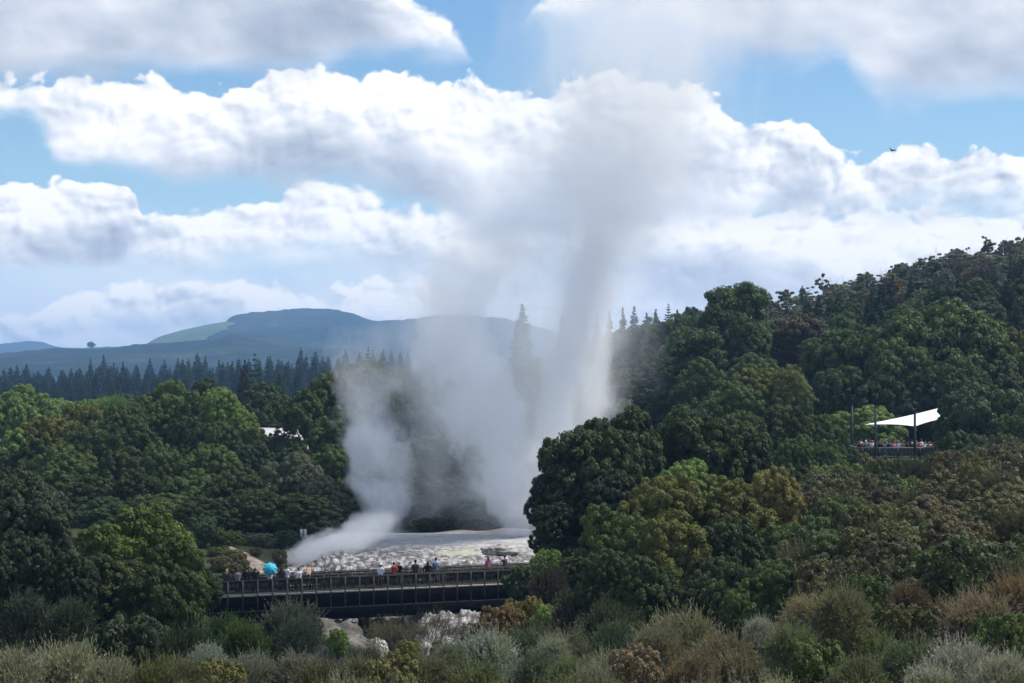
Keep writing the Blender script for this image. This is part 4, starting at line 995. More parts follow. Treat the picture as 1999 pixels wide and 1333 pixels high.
def build_terrace():
    Ds = np.concatenate([np.arange(124, 152, .11), np.arange(152, 178, .22)]); pxs = np.arange(560, 1180, 2.2)
    PX, D = np.meshgrid(pxs, Ds); Xw = (PX-999.5)*D/F
    z, left, front = terrace_h(PX, D)
    # runnels and pillowy lumps, aligned with the flow down the slope
    r1 = fbm(Xw/1.1, D/1.6, o=5, seed=31, rough=.6); r2 = 1-np.abs(fbm(Xw/.75+r1*.6, D/1.5, o=4, seed=33, rough=.6))*2
    r3 = 1-np.abs(fbm(Xw/2.6, D/3.1+r1, o=3, seed=35))*2
    slope = np.clip(4*front*(1-front)+.35*(1-front)+.9*np.clip(4*left*(1-left), 0, 1), 0, 1)
    amp = .07+.75*slope+.16*(1-sstep(140, 147, D))+.22*(1-sstep(147, 156, D))
    amp = amp*(1-.75*sstep(154, 166, D))
    r4 = 1-np.abs(fbm(Xw/.42, D/.8, o=3, seed=37))*2
    z = z+amp*(r2*.6+r3*.55+r1*.6+r4*.3-.6)
    wx = EYE+z
    V = np.stack([Xw, D, wx], -1).reshape(-1, 3); nr, nc = PX.shape
    I = (np.arange(nr-1)[:, None]*nc+np.arange(nc-1)[None, :]).ravel()
    m, T = new_mat('sinter'); pos = T.n('ShaderNodeNewGeometry').outputs['Position']
    n = T.noise(pos, 2.2, 8, .68); n2 = T.noise(T.vm('MULTIPLY', pos, (1, .5, 1)), .35, 5, .6); n3 = T.noise(pos, 9, 4, .7)
    c = T.ramp(T.m('ADD', T.m('MULTIPLY', n, .6), T.m('MULTIPLY', T.voro(T.vm('MULTIPLY', pos, (1, .55, 1)), 1.7, 'F1', 2, .6), .55)), [(.45, (.60, .60, .61)), (.66, (.50, .505, .515)), (.80, (.33, .325, .32)), (.95, (.13, .12, .115))])  # dark end of the ramp paints shaded crevices between the knobs
    x, y, zz = T.sep(pos)
    plat = T.ss(T.m('MULTIPLY_ADD', n2, 5.0, y), 154.5, 165.0)
    strk = T.noise(T.vm('MULTIPLY', pos, (.35, 1.5, 3)), 1.1, 6, .65)
    flat = T.ramp(strk, [(.30, (.24, .22, .195)), (.45, (.36, .355, .34)), (.6, (.47, .465, .46)), (.75, (.33, .33, .34))])
    c = T.mix(T.m('MULTIPLY', plat, .85), c, flat)
    c = T.mix(T.ss(n2, .52, .68, 0, .4), c, (.40, .34, .26, 1))
    # sulphur-yellow wet patch on the shelf, ochre bank at the back
    def blob(cx, cyy, rx, ry):
        dx = T.m('DIVIDE', T.m('SUBTRACT', x, cx), rx); dy = T.m('DIVIDE', T.m('SUBTRACT', y, cyy), ry)
        return T.m('ADD', T.m('MULTIPLY', dx, dx), T.m('MULTIPLY', dy, dy))
    w = T.m('MULTIPLY', T.m('SUBTRACT', n2, .5), 3.0)
    yel = T.ss(T.m('ADD', blob(X(905, 153.5), 153.5, 2.9, 1.9), w), .2, 1.25, .75, 0)
    c = T.mix(yel, c, (.50, .50, .33, 1))
    och = T.ss(T.m('ADD', blob(X(960, 171), 171, 6.0, 3.2), w), .5, 1.3, .75, 0)
    c = T.mix(och, c, (.27, .22, .17, 1))
    T.put(T.bs.inputs['Base Color'], c); T.put(T.bs.inputs['Roughness'], T.ss(n3, .3, .7, .7, .95)); T.bs.inputs['Specular IOR Level'].default_value = .12
    b = T.n('ShaderNodeBump'); b.inputs['Strength'].default_value = 1.0; b.inputs['Distance'].default_value = .25
    T.put(b.inputs['Height'], T.m('MULTIPLY', T.m('SUBTRACT', 1.0, T.m('MULTIPLY', plat, .8)), T.m('ADD', T.noise(pos, 2.6, 7, .72), T.m('MULTIPLY', n3, .3)))); T.links.new(b.outputs[0], T.bs.inputs['Normal'])
    o = link('sinter_terrace', np_mesh('sinter_terrace', V, np.stack([I, I+1, I+nc+1, I+nc], 1), (m,), smooth=True))
    tag(o, 'knobbly white sinter terrace with a yellow wet patch, sloping down behind the bridge', kind='structure')
build_terrace()
def rock(name, px, py, D, dims, mat, seed, label, sink=.3, cat='rock', bumpy=.25, zc=None):
    b = MB(); b.ball((0, 0, 0), 1, 40, 26); V = np.concatenate(b.v)
    n = fbm(V[:, 0]*1.4+seed, V[:, 1]*1.4, V[:, 2]*1.4, 5, seed, .6); n2 = 1-2*np.abs(fbm(V[:, 0]*3+seed, V[:, 1]*3, V[:, 2]*3, 3, seed+5))
    V = V*(1+bumpy*n*1.5+bumpy*.35*n2)[:, None]*np.array(dims)/2; b.v = [V]
    o = b.build(name, mat, None, True); p = P(px, py, D); o.location = p if zc is None else (p.x, D, zc); tag(o, label, cat); return o
M['rock'] = plain('weathered_rock', (.24, .235, .225), .85, .45, 1.6, bump=.7)
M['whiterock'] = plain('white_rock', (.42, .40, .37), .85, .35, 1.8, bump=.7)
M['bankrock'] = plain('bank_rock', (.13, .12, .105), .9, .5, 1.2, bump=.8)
rock('sinter_mound', 976, 1076, 152.5, (2.9, 1.9, .95), plain('mound_sinter', (.27, .26, .23), .8, .5, 2.4, bump=.8), 3, 'low grey knob of sinter standing on the terrace beside the yellow patch', bumpy=.32)
# ravine under the bridge
for i, (px, py, D, d, mt, lb) in enumerate([
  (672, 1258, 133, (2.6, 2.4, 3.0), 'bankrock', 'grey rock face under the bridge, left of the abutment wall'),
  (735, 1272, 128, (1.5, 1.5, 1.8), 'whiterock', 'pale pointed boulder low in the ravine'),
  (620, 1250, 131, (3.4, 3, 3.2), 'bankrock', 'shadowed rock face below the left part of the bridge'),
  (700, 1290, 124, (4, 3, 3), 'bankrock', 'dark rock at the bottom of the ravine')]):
    rock('boulder', px, py, D, d, M[mt], 50+i*7, lb)
# pink clay path by the left bridge end
def build_path():
    n = 40; t = np.linspace(0, 1, n); cx = np.interp(t, [0, .35, .7, 1], [448, 480, 515, 560]); cd = np.interp(t, [0, .35, .7, 1], [157, 154, 150.5, 147]); w = np.interp(t, [0, .3, 1], [.5, 1.0, 1.3]); V = []
    for i in range(n):
        for s in np.linspace(-1, 1, 9):
            D = cd[i]+s*w[i]*.8; x = X(cx[i], cd[i])+s*w[i]*.5; V.append((x, D, gz(x, D)+.05+.10*(1-s*s)))
    I = (np.arange(n-1)[:, None]*9+np.arange(8)[None, :]).ravel()
    o = link('path', np_mesh('path', V, np.stack([I, I+1, I+10, I+9], 1), (plain('pink_clay', (.22, .175, .14), .95, .5, 1.6, bump=.8),), smooth=True)); tag(o, 'bare pinkish clay track curving down to the left end of the bridge', kind='structure')
build_path()

# ---------------------------------------------------------------- footbridge
M['tim'] = plain('dark_timber', (.022, .022, .022), .75, .5, 5)
M['timl'] = plain('weathered_timber', (.055, .056, .052), .85, .4, 5, spec=.1)
M['fascia'] = plain('lit_edge_and_frame', (.30, .29, .27), .8, .3, 3)
M['girder'] = plain('girder', (.004, .004, .006), .95, .4, 1.5, spec=0.0)
DZ = EYE-15.9                                  # deck level
BA = np.array([X(385, 129.0), 129.0]); BB = np.array([X(1075, 138.4), 138.4])
bd = BB-BA; BL = float(np.hypot(*bd)); bd = bd/BL; bn = np.array([-bd[1], bd[0]])     # bn points away from us
def bp(s, t, z): q = BA+bd*s+bn*t; return np.array([q[0], q[1], z])
def build_bridge():
    e = empty('footbridge', (*bp(BL/2, 0, 0)[:2], DZ)); O = np.array(e.location)
    def L(s, t, z): return bp(s, t, DZ+z)-O
    W = 3.6
    b = MB()
    ns = int(BL/.14)
    for i in range(ns): b.bar(L(BL*(i+.08)/ns, -.12, -.03), L(BL*(i+.08)/ns, W+.12, -.03), BL/ns*.9, .06)
    b.build('deck', M['timl'], e)
    b = MB(); b.bar(L(0, -.14, -.075), L(BL, -.14, -.075), .05, .13); b.build('deck_edge', M['fascia'], e)  # light along the deck's top edge is put into this pale colour
    b = MB()
    for t in (.02, W): b.bar(L(0, t, -.62), L(BL, t, -.62), .10, 1.06)
    b.build('side_beam', M['girder'], e)
    b = MB(); b.bar(L(0, -.08, -1.16), L(BL, -.08, -1.16), .14, .05); b.build('ledge', M['timl'], e)
    b = MB()
    for t in (.08, W-.1): b.bar(L(0, t, -1.60), L(BL, t, -1.60), .16, .80)
    for i in range(12): b.bar(L(BL*(i+.5)/12, .17, -1.45), L(BL*(i+.5)/12, W-.19, -1.45), .16, .3)
    b.build('girder', M['girder'], e)
    np_ = int(round(BL/1.04))
    for (t, nm, top, low, mat, zb) in ((-.05, 'front_railing', .96, -1.15, 'tim', 0), (W*.46, 'middle_railing', .96, -.02, 'tim', 0), (W-.02, 'back_railing', .96, -.9, 'tim', 0)):
        r = MB(); r.bar(L(0, t, top), L(BL, t, top), .15, .045); o = r.build('handrail', M['timl'], None)
        ra = MB(); ra.bar(L(0, t, .86), L(BL, t, .86), .05, .10); ra.bar(L(0, t, .14), L(BL, t, .14), .05, .08)
        nb = int(BL/.115)
        for i in range(nb):
            s = BL*(i+.5)/nb; ra.box(L(s, t+.035, .50), (.078+rnd.uniform(-.012, .008), .022, .74))
        rr = ra.build(nm, M['tim'], e); o.parent = rr
        for i in range(np_+1):
            s = BL*i/np_; pb = MB(); pb.box(L(s, t-.09, (top+low)/2-.02), (.095, .10, top-low)); pb.build('post', M['timl'], e)
    tag(e, 'long dark timber footbridge with three slatted railings crossing the ravine', 'footbridge')
build_bridge()
# abutment / retaining wall below
def abut():
    e = empty('retaining_wall', (*P(745, 1240, 136.5)[:2], EYE-24)); O = np.array(e.location)
    b = MB()
    for i in range(9): b.box((-1.4+i*.36, 0, 3.0+.1*math.sin(i*2.2)), (.33, .3, 5.2))
    b.build('wall_panel', plain('old_boards', (.105, .095, .085), .9, .45, 2.5, bump=.3), e)
    b = MB(); b.box((-.1, -.22, 4.75), (3.4, .16, .22)); b.build('waling', M['timl'], e)
    for x in (-1.55, -.1, 1.5): b = MB(); b.box((x, -.3, 3.0), (.2, .2, 5.4)); b.build('post', M['tim'], e)
    tag(e, 'old grey board retaining wall under the middle of the bridge', 'retaining wall')
    b = MB(); b.tube([P(815, 1197, 137), P(880, 1199, 136), P(935, 1205, 135)], [.09, .1, .09], 8); o = b.build('pipe', plain('rusty_pipe', (.20, .12, .08), .8, .4, 4)); tag(o, 'rusty brown pipe slung beneath the right part of the bridge', 'pipe')
abut()

# ---------------------------------------------------------------- sign, building, roof
def sign():
    g = gz(X(592, 163), 163); e = empty('sign_board', (X(592, 163), 163, g)); h = Z(1033, 163)-g
    b = MB(); b.tube([(0, 0, -.3), (0, 0, h-.02)], .045, 8); b.build('post', M['greybark'], e)
    b = MB(); b.box((-.15, .065, h-.36), (.27, .03, .72)); b.box((.15, .065, h-.36), (.27, .03, .72)); b.build('panel', plain('sign_white', (.58, .6, .6), .5, .06, 3), e)
    b = MB(); b.box((0, .09, h-.12), (.58, .02, .04)); b.box((0, .09, h-.6), (.58, .02, .04)); b.build('bracket', M['greybark'], e)
    tag(e, 'small white two-panel sign on a thin post in front of the left forest', 'sign')
sign()
def house(px0, px1, top, bot, D, depth, wall, roof, label, rise=.9, nwin=4):
    x0, x1 = X(px0, D), X(px1, D); zt, zb = Z(top, D), Z(bot, D); g = min(gz(x0, D), gz(x1, D), zb); c = ((x0+x1)/2, D+depth/2, g-.3)
    e = empty('house', c); w = x1-x0; h = zt-g+.3
    b = MB(); b.box((0, 0, h/2), (w, depth, h)); b.build('wall', wall, e)
    b = MB(); ov = .5
    V = [(-w/2-ov, -depth/2-ov, h), (w/2+ov, -depth/2-ov, h), (w/2+ov, depth/2+ov, h), (-w/2-ov, depth/2+ov, h), (-w/2-ov, 0, h+rise), (w/2+ov, 0, h+rise)]
    V = V+[(a, bb, z-.12) for a, bb, z in V[:4]]
    b.add(V, [[0, 1, 5, 4], [2, 3, 4, 5], [6, 9, 8, 7], [0, 6, 7, 1], [2, 8, 9, 3]], [[1, 2, 5], [3, 0, 4]]); b.build('roof', roof, e)
    for i in range(nwin):
        xx = -w/2+w*(i+.5)/nwin; f = MB(); z0 = h-1.3
        for dx, dz, sx, sz in ((0, .52, 1.2, .07), (0, -.52, 1.2, .07), (-.56, 0, .07, .97), (.56, 0, .07, .97)): f.box((xx+dx, -depth/2-.03, z0+dz), (sx, .05, sz))
        fr = f.build('window', M['fascia'], e); p = MB(); p.box((xx, -depth/2-.012, z0), (1.06, .016, .96)); p.build('pane', plain('window_glass', (.03, .04, .05), .1, .1, 1, .6), fr)
    tag(e, label, 'house'); return e
M['whitewall'] = plain('white_wall', (.72, .70, .67), .7, .06, 2); M['ironroof'] = plain('grey_iron_roof', (.38, .39, .40), .5, .15, 3)
house(478, 700, 852, 875, 246, 8, M['whitewall'], plain('pale_roof', (.62, .6, .57), .5, .1, 2), 'long low white building glimpsed through the trunks of the left forest', 1.0, 7)
house(1972, 2040, 697, 718, 262, 7, plain('tan_wall', (.25, .21, .17), .8, .2, 2), M['ironroof'], 'small tan building with a grey roof at the right frame edge', .8, 3)

# ---------------------------------------------------------------- viewing platform with sail
def platform():
    PD = 199.0; fz = Z(893.5, PD)                       # floor level
    x0, x1 = X(1676, PD), X(1832, PD); w = x1-x0; cx = (x0+x1)/2
    e = empty('viewing_platform', (cx, PD, fz)); dep = 6.5
    m_r = plain('grey_green_timber', (.17, .185, .165), .8, .3, 4); m_d = plain('dark_post', (.022, .024, .028), .7, .3, 4)
    b = MB(); n = int(w/.15)
    for i in range(n): b.box((-w/2+w*(i+.5)/n, dep/2, -.03), (w/n*.92, dep, .06))
    b.build('deck', M['timl'], e)
    b = MB()
    b.box((0, -.08, -.22), (w, .08, .30)); b.build('beam', m_r, e)
    for k in range(6): b = MB(); x = -w/2+.4+(w-.8)*k/5; b.box((x, .25, -1.6), (.2, .2, 3.0)); b.build('pile', m_d, e)
    r = MB(); r.box((0, -.05, 1.02), (w, .14, .16)); r.box((0, -.02, .12), (w, .05, .09))
    nb = int(w/.13)
    for i in range(nb): r.box((-w/2+w*(i+.5)/nb, .03, .55), (.045, .03, .80))
    r.build('railing', m_r, e)
    s = MB()
    for sx in (-1, 1):
        s.box((sx*w/2, dep/2, 1.02), (.1, dep, .12)); s.box((sx*w/2, dep/2, .12), (.05, dep, .09))
        for i in range(40): s.box((sx*w/2, dep*(i+.5)/40, .55), (.03, .045, .80))
    s.build('side_railing', m_r, e)
    s = MB(); s.box((0, dep, 1.02), (w, .1, .12))
    for i in range(nb): s.box((-w/2+w*(i+.5)/nb, dep, .55), (.045, .03, .80))
    s.build('back_railing', m_r, e)
    for px in (1683, 1716, 1752, 1795, 1826): b = MB(); b.box((X(px, PD)-cx, -.16, .40), (.16, .14, 1.35)); b.build('post', m_d, e)
    tag(e, 'raised timber viewing platform crowded with people on the right hillside', 'viewing platform')
    for px, top, D, lb in ((1663, 790, 206, 'left one of three dark poles by the platform, clear of the sail'), (1709, 793, 198.6, 'middle one of three dark poles, at the thin tip of the sail'), (1786, 804, 198.6, 'right one of three dark poles, holding the low corner of the sail')):
        b = MB(); g = gz(X(px, D), D); z = Z(top, D); p = empty('sail_pole', (X(px, D), D, g))
        b.tube([(0, 0, -.5), (0, 0, z-g-.1)], .13, 10); b.build('pole', m_d, p, True)
        b = MB(); b.tube([(0, 0, z-g-.1), (0, 0, z-g)], .155, 10); b.build('pole_cap', m_d, p)
        b = MB(); b.box((.16, 0, (z-g)*.72), (.14, .12, .3)); b.build('bracket', m_d, p)
        tag(p, lb, 'pole', None)
    # sail: four corners, edges pulled inwards
    A, B, Cc, Dd = [np.array(v) for v in (P(1688, 828.5, 203), P(1786, 832, 199.2), P(1852, 815, 205), P(1842, 794, 212))]
    n = 26; V = []
    def edge(p, q, t, sag): m = (A+B+Cc+Dd)/4; c = p+(q-p)*t; return c+(m-c)*sag*4*t*(1-t)
    for i in range(n+1):
        u = i/n
        for j in range(n+1):
            v = j/n
            c = (1-v)*edge(A, B, u, .16)+v*edge(Dd, Cc, u, .10)+(1-u)*edge(A, Dd, v, .14)+u*edge(B, Cc, v, .16)-((1-u)*(1-v)*A+u*(1-v)*B+u*v*Cc+(1-u)*v*Dd)
            c = c+np.array([0, 0, .25*math.sin(PI*u)*math.sin(PI*v)]); V.append(c)
    k = n+1; I = (np.arange(n)[:, None]*k+np.arange(n)[None, :]).ravel(); nV = len(V); V = V+[v-np.array([0, 0, .03]) for v in V]
    Q = np.stack([I, I+1, I+k+1, I+k], 1); o = link('shade_sail', np_mesh('shade_sail', V, np.concatenate([Q, Q[:, ::-1]+nV]), (plain('sail_cloth', (.80, .80, .80), .6, .03, 2),), smooth=True))
    tag(o, 'white triangular shade sail stretched over the platform crowd', 'shade sail')
    return PD, fz, cx, w, dep
PLAT = platform()
# bird
def bird():
    e = empty('bird', P(1742, 294, 150), .5)
    b = MB(); b.tube([(0, -.22, .0), (0, -.12, .01), (0, .02, .02), (0, .14, .02), (0, .2, .03)], [.01, .05, .065, .045, .015], 8)
    b.tube([(0, -.2, 0), (0, -.34, -.01)], [.035, .05], 4); m = plain('dark_feather', (.02, .02, .022), .7, .2, 5); b.build('body', m, e, True)
    for s in (-1, 1):
        n = 9; V = []
        for i in range(n):
            t = i/(n-1); x = s*(.03+.38*t); z = .03+.16*math.sin(t*1.9)*(1 if s < 0 else .55)+.02; yc = .04-.12*t*t; w = .13*(1-t**2.2)+.01
            V += [(x, yc+w*.5, z), (x, yc-w*.6, z-.01), (x, yc, z+.012)]
        Q = [[i*3, i*3+3, i*3+5, i*3+2] for i in range(n-1)]+[[i*3+2, i*3+5, i*3+4, i*3+1] for i in range(n-1)]+[[i*3+1, i*3+4, i*3+3, i*3] for i in range(n-1)]
        link('wing', np_mesh('wing', V, np.array(Q), (m,)), e)
    tag(e, 'small dark bird gliding against the clouds at upper right', 'bird')
bird()

# ---------------------------------------------------------------- people
def cmat(name, rough=.8, spec=.25, var=.15, sc=9.0):
    m, T = new_mat(name); oi = T.n('ShaderNodeObjectInfo'); tc = T.n('ShaderNodeTexCoord').outputs['Object']
    k = T.ss(T.noise(tc, sc, 4, .6), .3, .7, 1-var, 1+var)
    T.put(T.bs.inputs['Base Color'], T.vm('SCALE', oi.outputs['Color'], k)); T.bs.inputs['Roughness'].default_value = rough; T.bs.inputs['Specular IOR Level'].default_value = spec; return m
M['skin'] = cmat('skin', .55, .35, .05); M['cloth'] = cmat('cloth', .9, .15, .14); M['hairm'] = cmat('hair', .6, .35, .3, 30); M['glossy'] = cmat('gloss', .35, .4, .03)
def tiedye():
    m, T = new_mat('tie_dye'); tc = T.n('ShaderNodeTexCoord').outputs['Object']
    n = T.noise(tc, 5.5, 2, .5, dist=1.5)
    T.put(T.bs.inputs['Base Color'], T.ramp(n, [(.30, (.03, .08, .45)), (.40, (.05, .30, .55)), (.46, (.45, .06, .30)), (.53, (.60, .05, .05)), (.60, (.65, .25, .04)), (.7, (.25, .05, .40))])); T.bs.inputs['Roughness'].default_value = .9; return m
M['tiedye'] = tiedye()
def remeshed(mb, name, vox, mat, smooth_it=3):
    """melt overlapping tapered limbs into one continuous surface"""
    me = mb.mesh(name, (mat,), True); o = bpy.data.objects.new('t', me); COL.objects.link(o)
    r = o.modifiers.new('r', 'REMESH'); r.mode = 'VOXEL'; r.voxel_size = vox; r.use_smooth_shade = True
    s = o.modifiers.new('s', 'SMOOTH'); s.factor = .5; s.iterations = smooth_it
    dg = bpy.context.evaluated_depsgraph_get(); dg.update(); ev = o.evaluated_get(dg)
    out = bpy.data.meshes.new_from_object(ev); out.name = name; out.materials.clear(); out.materials.append(mat)
    bpy.data.objects.remove(o); return out
def V3(*a): return np.array(a, float)
def person_mesh(hgt=1.70, hands=((-.30, .10, .95), (.30, .10, .95)), hair='short', lean=0.0, headturn=0.0, cap=False, sleeve=1.0, legs=True, vox=.022, build_=1.0, skirt=False, shorts=False):
    """front is +Y. returns dict part -> mesh. `hands` are wrist targets for a 1.70 m body"""
    k = hgt/1.70; bw = build_
    hipz, shz = .92, 1.40; ly = math.tan(lean)
    def sp(x, y, z): return V3(x, y+max(0, z-hipz)*ly, z)
    body = MB(); shirt = MB(); trou = MB(); hairb = MB(); shoe = MB()
    # torso
    tor = [(sp(0, 0, .88), .135*bw), (sp(0, 0, 1.02), .125*bw), (sp(0, .01, 1.18), .135*bw), (sp(0, .01, 1.32), .14*bw), (sp(0, 0, 1.42), .09)]
    for dx in (-.055, .055):
        body.tube([p+V3(dx*bw*1.1, 0, 0) for p, r in tor], [r*.78 for p, r in tor], 12)
        shirt.tube([p+V3(dx*bw*1.15, 0, 0) for p, r in tor], [r*.78+.022 for p, r in tor], 12)
    body.tube([sp(-.17*bw, 0, 1.37), sp(.17*bw, 0, 1.37)], [.058, .058], 10); shirt.tube([sp(-.18*bw, 0, 1.37), sp(.18*bw, 0, 1.37)], [.076, .076], 10)
    body.tube([sp(0, 0, 1.40), sp(0, .005, 1.50), sp(0, .015, 1.56)], [.06, .052, .055], 10)
    hc = sp(0, .025, 1.605); hr = V3(.073, .093, .112)
    c, s_ = math.cos(headturn), math.sin(headturn)
    def hd(x, y, z): return hc+V3(x*c-y*s_, x*s_+y*c, z)
    body.ball(hc, hr, 16, 12); body.ball(hd(0, .035, -.055), (.052, .055, .055), 12, 8)
    body.tube([hd(0, .085, .015), hd(0, .108, -.022), hd(0, .09, -.035)], [.011, .016, .010], 6)          # nose
    body.tube([hd(-.022, .088, -.062), hd(.022, .088, -.062)], [.009, .009], 6)                            # lips
    for sx in (-1, 1): body.ball(hd(sx*.076, -.005, -.005), (.014, .022, .032), 8, 6)                      # ears
    eyes = MB()
    for sx in (-1, 1): eyes.ball(hd(sx*.03, .084, .012), .0125, 8, 6)
    # arms
    for sx, hnd in ((-1, hands[0]), (1, hands[1])):
        sh = sp(sx*.185*bw, 0, 1.375); w = V3(*hnd); w[0] = hnd[0]
        d = w-sh; L = np.linalg.norm(d); a1, a2 = .29, .26
        if L > a1+a2-.01: w = sh+d/L*(a1+a2-.01); d = w-sh; L = a1+a2-.01
        x = (a1*a1-a2*a2+L*L)/(2*L); hh = math.sqrt(max(0, a1*a1-x*x)); u = d/L
        pole = V3(sx*.7, -.5, -.8); pole = pole-u*(pole@u); pole /= np.linalg.norm(pole); el = sh+u*x+pole*hh
        body.tube([sh, (sh+el)/2, el], [.052, .047, .038], 10); body.tube([el, el+(w-el)*.3, w], [.039, .040, .026], 10)
        if sleeve > 0:
            e1 = sh+(el-sh)*min(1, sleeve*2); shirt.tube([sh, e1], [.068, .060 if sleeve < .6 else .052], 10)
            if sleeve > .5: shirt.tube([el, el+(w-el)*(sleeve*2-1)*.93], [.053, .042], 10)
        f = (w-el)/np.linalg.norm(w-el); side = np.cross(f, V3(0, 0, 1)); side /= np.linalg.norm(side)+1e-6; nrm = np.cross(side, f)
        for q in (-.5, .5): body.tube([w, w+f*.09+side*q*.035], [.023, .020], 8)
        for q, fl in ((-1.5, .062), (-.5, .076), (.5, .082), (1.5, .070)):
            b0 = w+f*.085+side*q*.020; b1 = b0+f*fl*.55-nrm*.006; b2 = b1+f*fl*.38-nrm*.022
            body.tube([b0, b1, b2], [.0105, .0098, .0085], 6)
        t0 = w+f*.035-side*sx*.025; t1 = t0+f*.030-side*sx*.028; body.tube([t0, t1, t1+f*.032-side*sx*.004], [.012, .0115, .0095], 6)
    # legs
    for sx in (-1, 1):
        h0, kn, an = V3(sx*.095*bw, 0, .90), V3(sx*.11, .02, .50), V3(sx*.115, -.015, .09)
        body.tube([h0, (h0+kn)/2, kn, kn+(an-kn)*.35, an], [.092*bw, .078*bw, .056, .056, .038], 10)
        body.tube([an+V3(0, -.04, -.03), an+V3(0, .05, -.045), an+V3(0, .14, -.06)], [.038, .036, .026], 8)
        if shorts: trou.tube([h0, kn+(h0-kn)*.25], [.112*bw, .095*bw], 10)
        else: trou.tube([h0, (h0+kn)/2, kn, an+V3(0, 0, .03)], [.112*bw, .096*bw, .074, .060], 10)
        shoe.tube([an+V3(0, -.05, -.035), an+V3(0, .05, -.045), an+V3(0, .15, -.058)], [.050, .047, .036], 8)
    trou.tube([V3(-.06*bw, 0, .93), V3(.06*bw, 0, .93)], [.13*bw, .13*bw], 12)
    # hair
    if hair != 'bald':
        hairb.ball(hd(0, -.018, .030), (.084, .100, .104), 14, 10)
        if hair == 'long':
            hairb.tube([hd(0, -.05, .05), hd(0, -.085, -.08), hd(0, -.10, -.22), hd(0, -.10, -.34)], [.075, .075, .070, .035], 12)
            for sx in (-1, 1): hairb.tube([hd(sx*.06, -.01, .03), hd(sx*.075, -.03, -.10), hd(sx*.07, -.06, -.24)], [.03, .036, .022], 8)
        elif hair == 'bun':
            hairb.ball(hd(0, -.12, .05), .045, 10, 8)
        elif hair == 'tail':
            hairb.tube([hd(0, -.09, .03), hd(0, -.15, -.03), hd(0, -.14, -.20)], [.03, .035, .015], 8)
        elif hair == 'bob':
            for sx in (-1, 1): hairb.tube([hd(sx*.05, -.03, .03), hd(sx*.072, -.03, -.10)], [.045, .045], 10)
            hairb.tube([hd(0, -.06, .03), hd(0, -.075, -.11)], [.07, .065], 12)
    P_ = {'body': remeshed(body, 'body', vox, M['skin']), 'shirt': remeshed(shirt, 'shirt', vox*1.1, M['cloth']), 'trousers': remeshed(trou, 'trousers', vox*1.2, M['cloth'])}
    if hair != 'bald': 
        P_['hair'] = remeshed(hairb, 'hair', vox, M['hairm'], 1)
        co = np.empty(len(P_['hair'].vertices)*3, np.float32); P_['hair'].vertices.foreach_get('co', co); co = co.reshape(-1, 3)
        f = V3(-s_, c, 0); rel = co-hc; fw = rel@f; msk = (fw > .035) & (rel[:, 2] < .055); co[msk] -= np.outer((fw[msk]-.035)*1.25, f).astype(np.float32)   # keep the face clear
        P_['hair'].vertices.foreach_set('co', co.ravel()); P_['hair'].update()
    P_['shoes'] = shoe.mesh('shoes', (M['cloth'],), True); P_['eyes'] = eyes.mesh('eyes', (M['glossy'],), True)
    if cap:
        cb = MB(); n = 14; V = []; 
        cb.ball(hd(0, -.008, .055), (.092, .108, .085), 14, 10); cb.tube([hd(-.05, .09, .05), hd(0, .15, .045), hd(.05, .09, .05)], [.012, .012, .012], 6); cb.box(hd(0, .115, .048), (.12, .09, .014)); P_['cap'] = remeshed(cb, 'cap', .014, M['cloth'], 1)
    return {a: b for a, b in P_.items()}, k, {'head': hc}
def put_person(meshes, k, loc, face, cols, label, group, shirtmat=None):
    e = empty('person', loc, face, (k, k, k))
    for nm, me in meshes.items():
        o = link(nm, me, e); o.color = (*cols.get(nm, (.05, .04, .04)), 1)
        if nm == 'shirt' and shirtmat is not None: o.material_slots[0].link = 'OBJECT'; o.material_slots[0].material = shirtmat
    tag(e, label, 'person', group); return e
SK = (.42, .25, .17); SKT = (.36, .19, .12); SKD = (.20, .11, .07)
HB = (.012, .010, .010); HBR = (.05, .028, .018); HBL = (.38, .22, .09); HRD = (.22, .10, .05)
BLK = (.012, .012, .015); WHT = (.72, .73, .78); NAVY = (.02, .03, .06); GRYC = (.10, .10, .12)
def on_bridge(px, t):
    """point on the deck seen in column px, t metres in from the front rail"""
    lo, hi = 0.0, BL
    for _ in range(40):
        m = (lo+hi)/2; q = bp(m, t, DZ)
        if q[0]/q[1]*F+999.5 < px: lo = m
        else: hi = m
    return tuple(bp(lo, t, DZ))
rest = ((-.26, .22, 1.0), (.26, .22, 1.0)); cam_up = ((-.07, .30, 1.52), (.09, .32, 1.53)); phone = ((-.26, .2, 1.0), (.16, .36, 1.45)); hang = ((-.27, .02, .84), (.27, .02, .84)); fold = ((-.05, .22, 1.12), (.05, .22, 1.12))
